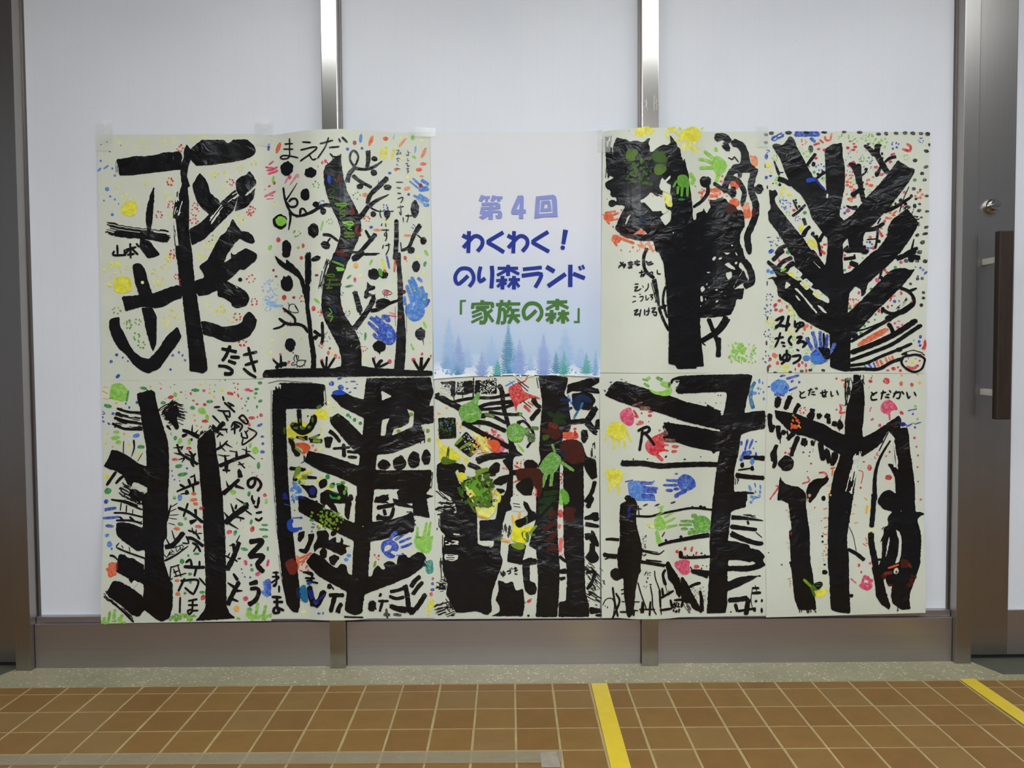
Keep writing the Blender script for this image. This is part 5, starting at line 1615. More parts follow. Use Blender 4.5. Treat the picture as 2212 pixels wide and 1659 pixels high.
POSTER7 = """
@ 560 805 5.53
P K 165,200 250,120 650,125 785,140 765,260 780,390 700,430 320,430 330,800 345,1200 365,1560 200,1560 165,1000 155,500
W w 165,140 265,140 260,200 235,150 230,200 200,150 195,205 165,210
Z K 60 760,150 780,400
L K 6 110,125 250,95 400,105 640,120
L K 5 145,210 145,700 160,1100 185,1550
P K 1280,65 2050,55 2085,240 2030,400 2085,390 2085,600 1930,620 1970,720 1980,800 1850,860 1600,960 1410,980 1390,1160 1560,1165 2060,1160 2060,1280 2030,1400 1990,1450 2090,1470 1990,1510 2020,1560 1680,1560 1640,1420 1680,1390 1375,1390 1360,1560 1165,1560 1170,1350 930,1240 720,1170 540,1060 590,930 830,985 1190,1110 1205,990 1060,850 850,600 850,540 940,480 1050,560 1235,750 1255,545 970,400 850,265 1000,220 1110,280 1250,320 | 1460,210 1590,280 1465,335 | 1470,560 1560,540 1520,640 1510,750 1450,755 | 1580,750 1610,670 1700,650 1790,600 1800,500 1760,430 1850,460 1840,640 1640,730
Z K 60 1960,620 1950,860
Z K 80 2040,1180 2020,1400
Z K 60 560,960 560,1060
S K 50>40 830,690 900,740 970,830
S K 60>50 475,430 490,650
S K 90>80 390,600 480,690 570,690 640,600 660,500
S K 30 450,770 550,780
S K 40 560,750 560,810
S K 50 600,810 760,815
S K 30>20 600,790 720,740
S K 60 380,770 380,850
P K 360,830 420,810 440,920 500,970 480,1000 430,1000 390,930
S K 60>70 800,760 830,900
S K 60>40 860,760 830,900
S K 30 890,905 1080,890
S K 50 1010,840 1015,1010
S K 36 1060,940 1170,950
S K 36 1070,1005 1160,1010
S K 44 360,1140 560,1160
S K 60 480,1120 420,1300
S K 36 510,1240 680,1255
P K 480,1330 600,1350 650,1340 700,1400 680,1490 610,1490 560,1410
P K 710,1350 720,1290 790,1260 820,1300 800,1360 740,1390
P K 730,1440 820,1390 960,1450 930,1380 930,1330 1000,1330 1050,1370 1060,1490 1060,1560 730,1560
S K 60>40 870,1310 890,1360
S K 50 1090,1450 1100,1530
P K 1380,1510 1460,1460 1560,1450 1500,1520 1560,1560 1370,1550
P K 470,1470 560,1480 680,1540 700,1560 470,1560
D K 1490,1100,76,62 1675,1080,80,90 1850,1040,74,100 1995,1010,54,96
D K 582,517,10 345,1000,5
D B 865,130,32,30 975,180,34,40 1050,190,18,10 1145,185,22,10 1045,112,14,8 1120,105,36,10 1170,140,14,6 960,70,30,14,-20
P! B 860,240 910,205 1000,210 1060,250 930,275
D B 1085,235,20,10,-25
D Y 740,500,90,60 420,680,100,60 400,720,90,60
P Y 680,450 820,440 830,540 760,570 690,510
P Y 330,620 470,560 600,620 640,700 560,770 420,780 330,760
P! f 690,400 740,370 750,420 680,430
P! d 290,660 320,640 320,740 290,730
D! f 400,610,20 440,660,30,16 520,660,30,20 490,570,14,26 600,650,24,20 640,560,14,34
S! H 20 370,780 420,790
S! H 26 480,770 540,800
S! l 40 640,810 740,815
S! l 24 620,780 700,750
D y 830,355,22 830,410,30,10 890,415,30,10 960,412,22,8 985,460,22,12 880,465,16 735,670,16 745,720,20 740,770,16 810,600,20,10 720,910,20 770,870,14
P! O 420,840 560,830 620,880 600,930 530,960 520,900 440,870
S! O 24 560,850 580,940
S! l 30 440,900 500,940
D O 640,870,16 680,920,14 530,960,30,14 670,930,20,10
P! l 440,1120 510,1110 490,1200 440,1270 410,1260
D! Y 480,1240,34,30 560,1190,30,24 620,1180,20 530,1300,20 
S! l 40 510,1240 580,1250
D Y 700,1300,24,20 740,1250,26,12 840,1370,40,24
D! G 820,1240,28,30 485,1300,18 1140,560,20,22 1210,600,20,18 1090,528,12 870,1350,26,20 950,1330,30,14 1000,1310,28,16
D G 1060,505,24,20 1140,562,22,22 1210,600,20,18 
D! d 950,515,16 860,540,16
D! e 870,1350,30,22 1000,1310,26,18 1040,1380,20,26 1020,1430,18,30 955,1490,22,24
S! G 24 850,1460 870,1490 950,1500
S! G 16 880,1420 950,1440
D! l 1815,495,26,24 1665,697,24,22 2015,690,24,24 2030,800,22,22
S b 60 400,1350 480,1390
S b 50 480,1370 490,1440
S s 60 400,1450 450,1530
C b 24 370,1320 510,1530 8,20
S B 40 430,1500 520,1480
D! N 640,1410,40,50 310,1460,30,26
S! N 30 480,1480 540,1500
S B 16 500,1080 540,1060
@ 560 1070 5.53
P K 200,0 365,0 385,250 420,560 440,760 480,1050 490,1300 470,1400 400,1390 330,1300 280,1050 245,700 215,450
S K 5 185,0 210,450 
S K 5 230,700 260,950 330,1280
P K 470,0 560,20 700,80 880,190 960,250 1140,330 1155,0 1360,0 1350,315 1560,290 1740,240 1830,190 1860,310 1850,430 1700,470 1500,520 1330,550 1305,970 1350,960 1370,880 1420,830 1480,890 1510,870 1480,820 1540,780 1600,790 1640,830 1660,720 1750,700 1780,750 1900,670 1990,720 1950,860 1800,970 1500,1090 1260,1180 1230,1400 1160,1430 1080,1410 1020,1370 1050,1150 900,1070 720,970 600,850 560,790 650,680 760,730 860,830 930,870 980,810 1040,830 1060,930 1110,950 1130,540 900,430 680,310 470,190
Z K 120 470,60 480,180
Z K 200 1780,290 1860,280
Z K 160 1880,700 1960,860
W w 1230,362 1250,365 1240,375
P K 1010,0 1060,0 1110,90 1090,180 1070,300 1020,240 1020,170 1030,80
P K 740,0 840,0 870,60 920,130 960,230 880,180 850,170 780,120 730,90
W w 780,150 800,100 860,160 830,165
D K 685,75,18 1100,30,26,36
D K 640,5,50,26
P K 470,440 550,420 540,500 490,560 460,540
P K 580,460 660,450 660,500 600,650 560,700 470,660 480,635 540,640 590,540
P K 680,430 800,410 840,470 830,540 920,490 920,560 970,560 980,490 1010,540 1000,580 1100,605 1030,620 1050,680 980,720 830,640 720,620 660,680 650,600 700,500
P K 860,430 910,410 930,460 880,490 850,470
D K 770,690,46,64
P K 830,740 900,700 970,740 920,800 900,840 850,820
D K 1420,980,1,1
S K 60 1380,40 1480,50 1550,20
S K 50 1400,150 1500,130 1620,110
P K 1590,30 1700,60 1830,130 1840,0 2000,0 2000,40 2040,270 1840,230 1840,150 1740,140 1620,110
S K 40 1490,160 1510,240
S K 60>40 1400,240 1470,270 1570,260 1610,140
S K 60 1430,250 1420,300
P K 520,910 580,910 630,940 650,960 570,940
L K 26 530,915 610,920 640,945 620,1020 700,1045 / 555,985 660,990 / 570,1020 630,1010
S K 60>80 600,1070 620,1200 660,1330
S K 80>60 780,1130 720,1260 670,1340
S K 60 810,1090 870,1080
S K 20 870,1090 890,1120
S K 50 830,1190 1020,1190
S K 60>50 910,1180 870,1330 850,1400
S K 50>60 990,1280 950,1350 940,1410
S K 60 1740,1060 1770,1200 1790,1400
S K 40 1560,1150 1660,1130 1740,1100
S K 40 1550,1200 1640,1230 1740,1210
S K 60>50 1810,1100 1860,1020 1930,960
S K 50 1830,1190 1900,1090 1960,1030
S K 60 1860,1370 1930,1270 1990,1170
S K 50>90 1550,1310 1650,1350 1780,1370
S K 80 1860,1340 1790,1420
S K 80>110 1350,1250 1350,1380
S K 50 1430,1180 1465,1195
S K 30 1430,1260 1540,1260
S K 40>30 1480,1240 1440,1390
S k 40 1480,1420 1570,1430
S k 30 1520,1360 1530,1460
S k 36 1610,1420 1690,1430
S K 20 1020,1450 1240,1455
L K 24 170,920 230,920 / 150,1040 240,980 / 160,970 235,965 / 205,910 205,1060 170,1080 200,1050 / 240,1080 240,1150
L K 34 160,1210 260,1215 / 180,1270 280,1270 / 215,1210 215,1340 / 215,1330 180,1350 180,1400 240,1390 220,1340 290,1370
W w 1000,1420 1030,1370 1070,1420 1040,1440
P! B 330,310 390,270 420,300 380,360 430,390 500,370 470,430 400,440 340,410
S B 18 400,270 510,265
D B 500,268,24,16 500,395,20 640,380,22,14 630,430,12
P! z 300,800 400,740 430,780 470,820 450,940 370,950 340,890
S O 30 420,780 560,720 620,690
S O 20 470,810 580,740
C O 30 430,720 620,920 6,16
P O 430,770 490,760 480,880 450,900
S! n 60 470,1100 480,1230
P! t 500,1070 560,1060 590,1200 580,1290 500,1250 480,1150
S! B 30 580,1050 620,1040
S! N 60 610,1120 640,1240
D! N 680,1270,40,30
S! N 26 720,1240 790,1180
D! B 680,1290,12
D B 715,1410,20,14 765,1405,12,16 2070,1055,20,20 2070,1125,26,18
D O 2075,995,16,20 2055,1180,22,26
D y 520,1390,26,16 560,1385,18 
D Y 2060,1270,36,30 2050,1320,40,24 2030,1370,30,20 2015,1430,14
G
P B 1460,560 1530,520 1620,540 1680,620 1640,680 1600,650 1560,680 1640,720 1600,760 1530,740 1480,690 1450,640 | 1490,680 1500,610 1540,585 1590,600 1570,640
S B 36>26 1630,530 1690,490 1750,450
S B 32>26 1680,560 1750,530 1810,505
S B 36>30 1700,620 1760,600 1815,575
S B 14 1640,715 1690,712
D B 1715,705,22,14
S! B 40>50 1560,530 1600,470 1650,430
E
G
P g 1845,520 1890,480 1960,500 2040,470 2070,560 2060,660 2000,700 1920,670 1860,610
S g 46>26 1880,540 1890,440 1890,370
S g 46>26 1960,520 1985,420 2000,320
S g 46>24 2010,520 2030,420 2050,310
S g 40>30 2050,560 2070,480
S e 30 1880,500 1920,500
E
P T 1990,780 2080,760 2085,930 2000,945 1980,850
D! e 780,155,18 920,225,24,18 740,250,20 625,245,16 860,230,14
X! l 780,290,60 840,250,60 960,280,50 880,350,50
C! l 30 600,190 1000,400 8,18
D G 625,295,24,18 770,370,20,16 
D Y 725,340,36,24
S B 12 630,335 670,350
D R 1380,712,12,16 1428,722,14,16 1425,765,10 1400,745,8
D b 1070,720,28,22 1040,768,28,20 1715,705,20
S l 30 1390,790 1375,850
S! B 12 300,100 370,120
D! N 320,30,40,20
"""
POSTER8 = """
@ 920 805 5.53
P K 165,105 230,110 290,100 360,100 350,150 360,250 340,290 300,280 290,200 220,170
P K 370,110 470,100 560,95 560,240 440,265 360,260
P K 590,90 670,95 650,250 580,260
P K 640,120 740,80 840,60 850,250 660,255
C! w 130 165,140 300,270 3,8
C! w 60 370,110 450,230 3,7
C! w 130 640,70 830,250 3,8
S K 16 570,60 565,300
S K 12 440,260 440,300
S K 12 335,280 335,330
S K 80>70 110,260 250,340 400,420 480,490
S K 36 320,350 450,320 600,300 780,300 900,280 1020,260
S K 40>50 590,430 720,380 860,360 1150,340
S K 36 640,440 800,430 950,410 1100,360
S K 60>40 870,140 910,230 930,420 980,600 1010,780 1050,900
S K 36 760,470 900,490 1060,500 1140,490
S K 40 680,500 800,520 960,600
S K 60 640,520 720,510
S K 60>50 440,590 560,590 720,600 850,650 960,700
S K 60>60 430,590 560,660 720,750 880,830 1010,900
S K 30 1110,590 1170,580 1240,650 1290,760 1210,890
S K 40>60 1100,570 1120,620
P K 980,690 1040,820 1090,930 1165,985 1060,1000 1040,1060 1040,1500 990,1560 880,1560 960,1400 980,1250 1000,1180 910,1050 990,1000 990,900
S K 90>70 600,1060 720,1010 880,990 1000,980
S K 60>50 500,1090 600,1130 720,1200 840,1210
S K 80>60 750,1180 840,1110 870,1090
P K 840,1060 890,1090 880,1180 830,1210 740,1190 780,1110
P K 800,1300 870,1240 1000,1210 990,1290 900,1350 800,1330
P K 830,1380 930,1390 950,1420 880,1450
P K 145,540 355,535 365,780 160,795
C! d 60 150,550 355,780 4,12
C! h 20 160,560 350,700 4,9
P K 335,860 480,700 660,870 530,1015
C! w 60 450,740 640,920 3,8
S! l 36 360,850 430,780
S! l 30 410,910 530,830
S! f 40 560,850 540,990
P K 130,1100 200,1050 380,1080 430,1100 350,1180 400,1330 460,1330 500,1480 530,1560 330,1560 290,1480 150,1400 130,1250
P K 370,1130 430,1080 480,1140 460,1210 400,1200
P K 440,1290 560,1240 640,1290 730,1300 790,1480 800,1560 600,1560 520,1430
Z K 120 150,1380 280,1500
P K 1340,60 1360,40 1560,35 1700,60 1690,130 1650,250 1700,300 1720,500 1740,600 1720,690 1640,760 1600,900 1600,1300 1590,1560 1330,1560 1340,1100 1370,1050 1350,900 1370,600 1390,350 1360,150
P K 1690,140 1800,110 1920,70 2070,60 2070,120 1970,170 2060,190 2080,250 1960,240 1900,230 1740,220 1680,260
P K 1740,250 1900,230 1980,250 2030,330 1990,400 1960,450 1860,440 1830,320 1750,370
S K 80 2030,400 1980,500 1920,580
S K 60 1720,590 1850,580 1930,570
S K 90>60 1920,580 1980,660 2040,740
P K 2030,560 2075,550 2075,680 2010,670
P K 1850,690 1930,680 1940,780 1890,850 1850,800
P K 1600,830 1740,790 1860,830 1920,1000 2030,1040 2050,1250 1980,1280 1910,1170 1880,1100 1890,1560 1640,1560 1640,1100 1560,950
S K 50 2020,1290 1980,1430 1900,1550
Z K 60 1990,810 2000,1030
P K 1070,1340 1170,1260 1180,1130 1165,1080 1200,1040 1280,1040 1340,1090 1330,1140 1270,1150 1260,1250 1290,1350 1260,1470 1170,1470 1090,1400
S K 60 1000,1200 1150,1180
S K 70>40 1270,300 1320,380 1380,420
S K 60>50 1250,570 1310,490 1370,430
S K 10 1080,70 1230,180
S K 10 1100,110 1220,220
S K 10 1160,340 1260,420
S K 10 1100,470 1200,570
Z K 50 1330,60 1350,180
D K 410,717,8
G
P! e 400,420 440,380 550,340 620,220 655,250 610,400 680,470 640,560 530,610 440,570 390,490
S! g 18 430,560 500,500 590,490
S! f 40 700,490 820,520
E
G
P! e 960,640 1080,590 1150,650 1260,680 1180,720 1150,830 1030,830 970,780
S! g 60 1040,650 1140,720
S! g 50 1050,800 1150,760
S! f 40 1250,660 1350,660
S! d 50 1200,730 1300,760
D! d 1260,790,50,40 1210,700,30,50
S g 24 1100,860 1170,940
E
D! e 1130,495,20 640,630,14 700,565,12
G
P! e 1350,1120 1420,1010 1500,940 1560,960 1620,1010 1600,1090 1560,1180 1440,1230 1400,1200 1340,1160
S! e 50 1440,1190 1380,1370
S! e 40 1510,1180 1490,1360
S! e 36 1620,1070 1760,1165
S! e 30 1540,950 1510,860
E
S! x 130 1480,620 1540,700 1540,800
S! z 60 1460,610 1580,650
S! x 60 1380,680 1480,720
S! d 60 1390,780 1480,760
P! x 1620,800 1820,790 1900,950 1900,1060 1760,1100 1650,1040 1600,920
P O 1620,740 1650,690 1720,700 1830,740 1820,790 1640,800
S! O 40 1630,730 1740,730
S! r 16 1640,760 1800,770
D R 1780,670,22,16 1800,740,18,24
S! R 30 1780,700 1790,760
G
P! R 975,180 1050,140 1130,130 1160,220 1240,260 1370,300 1360,315 1240,290 1190,330 1090,370 1080,490 1060,400 1010,290
W w 1070,235 1110,220 1130,240 1100,265
S R 16 1060,140 1180,100 1215,40
S R 40>26 1170,390 1250,470
S R 16 1220,350 1280,390
E
S b 16 950,160 1060,100
S b 12 1000,100 1050,150
P P 720,790 850,760 950,800 945,930 890,970 760,940
P! O 750,800 850,800 900,860 840,950 760,930
S P 40 780,700 850,710
C R 20 680,680 880,800 8,20
C! A 24 560,760 780,960 8,20
S y 90 620,720 720,920
S y 60 560,680 700,820
S! y 30 680,860 740,940
P! n 1750,330 1800,270 1900,250 1990,330 1980,370 1870,340 1850,320 1840,440 1790,460 1740,370
P s 1830,320 1890,350 1980,360 1960,460 1880,430 1840,440
S! t 30 1850,420 1870,360
S t 30 1830,430 1770,540
S b 26 1700,270 1740,370
S! n 40 1600,320 1720,330
S! n 30 1620,450 1740,420
S! D 50 1450,470 1600,560
S! D 50 1560,470 1650,540
S! D 60 1500,560 1680,600
P Y 150,880 260,870 400,960 420,1010 390,1060 200,1090 160,1030
S Y 30>60 130,780 180,880
P! f 200,980 300,1040 390,1050 300,1090 170,1100
Z! d 90 270,880 240,1100
C A 14 100,420 440,680 6,16
D Y 480,1050,30 450,1000,30,14
P! Y 360,1190 470,1190 470,1250 420,1330
P! l 560,1250 640,1180 680,1230 640,1300
P! e 420,1330 520,1270 650,1290 780,1460 790,1540 650,1550 560,1470
C! d 60 420,1250 800,1550 10,30
C! l 30 430,1250 800,1550 8,20
P! y 460,1340 530,1390 620,1560 560,1560
S! Y 40 540,1390 600,1540
S! G 30 410,1400 440,1440
S! d 40 390,1360 430,1470
S! l 50 590,1190 750,1150
S! f 40 680,1250 770,1210
S! Y 40 840,1420 880,1480 860,1550
S! A 20 800,1480 830,1400
P! x 1060,1150 1180,1140 1260,1130 1390,1150 1380,1300 1320,1400 1280,1330 1260,1250 1200,1250 1100,1310
S R 20 1060,1110 1160,1160
S R 24 1090,1220 1170,1200
S R 16 1050,1310 1160,1260
S R 30 1290,1200 1320,1320 1330,1530
S O 16 1270,1270 1320,1190
S r 26 920,1140 980,1150
C R 20 1040,1030 1330,1240 6,14
C R 14 1050,1440 1310,1540 6,14
S R 12 610,970 710,950
S R 10 630,1010 680,1020
P! x 1330,1180 1400,1180 1390,1400 1330,1540
S! D 60 1400,1450 1580,1420
S! D 70 1380,1530 1560,1500
S! e 60 1610,1390 1680,1470 1680,1550
S g 60 1620,1400 1620,1540
C R 10 1600,1180 1640,1370 6,12
D! n 1640,970,30
@ 920 1070 5.53
P K 330,0 530,0 580,120 610,220 620,580 680,600 800,620 820,500 900,540 890,700 920,770 900,860 850,990 800,1130 780,1260 790,1380 740,1430 600,1380 450,1400 360,1400 300,1280 240,1180 260,1050 200,900 200,650 230,470 170,410 170,230 250,210 370,210
P K 635,300 830,285 850,200 870,0 1050,0 1000,80 1030,170 960,190 900,400 900,540 640,540
Z K 150 130,110 350,140
Z K 120 130,200 360,160
Z K 60 180,230 180,420
Z K 60 210,470 210,690
Z K 80 190,740 200,1000
Z K 120 130,1040 260,1080
Z K 60 120,1130 240,1110
Z K 180 120,1400 320,1330
Z K 120 240,1230 330,1360
Z! w 60 230,560 390,570
W w 622,575 612,270 640,300 640,530 650,545 815,542 805,610 760,600 690,605
W w 220,700 390,710 380,760 330,785 230,770
Z! K 60 220,740 380,740
W w 330,450 405,460 405,475 330,470
P K 860,1010 970,1050 1030,1020 1080,1140 1160,1110 1180,1280 1160,1440 1000,1440 780,1440 880,1390 880,1320 830,1250 870,1140
P K 990,580 1090,570 1200,590 1170,720 1150,830 970,790
P K 1150,780 1230,740 1330,760 1330,820 1240,830 1240,1020 1300,1040 1330,1110 1310,1180 1240,1190 1180,1130 1160,1000
P K 1160,70 1190,60 1260,180 1310,200 1330,280 1230,330 1110,390 1090,360 1200,270 1220,200
S K 80 1100,350 1200,290 1320,230
P K 1320,0 1590,0 1570,300 1580,600 1600,850 1590,1200 1570,1450 1310,1450 1330,1200 1340,1000 1320,650 1230,600 1260,480 1310,300
P K 1640,0 1890,0 1880,300 1890,650 1900,1000 1910,1180 1950,1300 1950,1450 1580,1450 1590,1270 1670,1260 1685,1000 1680,850 1650,700 1640,300
S K 60 1590,910 1690,900
S K 50>30 1600,1000 1670,980
S K 36 1600,730 1670,790
S K 60 1990,10 1930,150
P K 1890,250 1960,230 1990,200 2060,200 2070,300 2010,310 1990,290 1890,290
S K 60>40 1900,340 2070,370
S K 80 1890,500 1970,490 2020,580
P K 1970,410 2010,430 2070,580 2060,620 1970,560
D K 1990,735,78,76
S K 60>80 1990,560 1985,700
S K 40 1910,920 2010,920 1970,1060 1920,1120
Z K 200 1930,830 2050,960
Z K 200 1990,1000 2090,1100
Z K 120 1920,1180 2080,1270
P K 1950,1330 2090,1350 2090,1400 1960,1420
D K 2060,1430,40,16 320,1430,26,12 1225,1435,18,14 135,400,8,14
L K 18 895,910 905,940 940,915 940,950 900,945 / 925,900 920,970 / 970,905 1010,900 1005,930 985,935 / 1005,875 1010,890 / 1025,865 1030,880 / 1050,875 1085,865 / 1060,905 1095,890 / 1065,855 1080,900 / 1065,935 1090,940
Z K 160 940,320 960,520
S K 8 1030,90 1120,100
S K 8 1040,120 1120,135
W w 1010,30 1050,0 1300,0 1300,30 1280,180 1200,80 1160,60 1180,170 1120,200 1040,180
S! K 10 1040,95 1120,105
S! K 10 1050,130 1130,140
S! K 60>40 1180,80 1230,180 1270,230
P! Y 1050,250 1100,300 1080,380 1150,390 1290,340 1240,440 1180,430 1210,580 1010,540 1040,400
S! A 24 1030,240 1050,330
S! A 30 1120,210 1110,280
P! K 1060,300 1150,270 1200,260 1220,320 1110,390 1060,340
P! f 1130,450 1180,410 1240,470 1220,570 1170,530
S! l 30 1240,450 1320,360
P! l 1000,590 1060,560 1180,580 1180,640 1090,650
S! A 30 910,530 1000,550
S! f 40 850,520 900,510
S! f 30 1200,260 1200,330
S! f 26 1260,470 1300,470
P! y 590,130 690,180 830,60 860,0 880,10 830,200 740,280 640,250
S! A 24 620,240 740,270
S! Y 40 600,150 680,190
P! l 540,0 600,0 620,110 590,120
C! f 40 540,0 830,130 10,26
S! f 24 500,60 590,200
S! D 50 1340,60 1500,100
S! D 40 1340,160 1460,120
S! D 40 1350,220 1420,150
S! D 40 1400,260 1520,140
S! e 50 1640,0 1680,110
S g 60 1600,0 1620,120
D R 1605,220,36,50 
S! x 90 1640,180 1790,180
S! x 120 1640,260 1780,260
S! x 60 1450,230 1560,200
S! x 60 1400,420 1560,300
S! x 60 1440,560 1560,440
S! x 60 1440,640 1570,620
S r 40 1600,340 1590,400
S r 50 1620,500 1600,680
S p 40 1620,700 1630,720
P R 1200,1260 1270,1220 1260,1270 1215,1290
D R 1190,1280,10
C R 10 1040,0 1310,70 6,14
Z k 60 1590,1410 1940,1420
"""
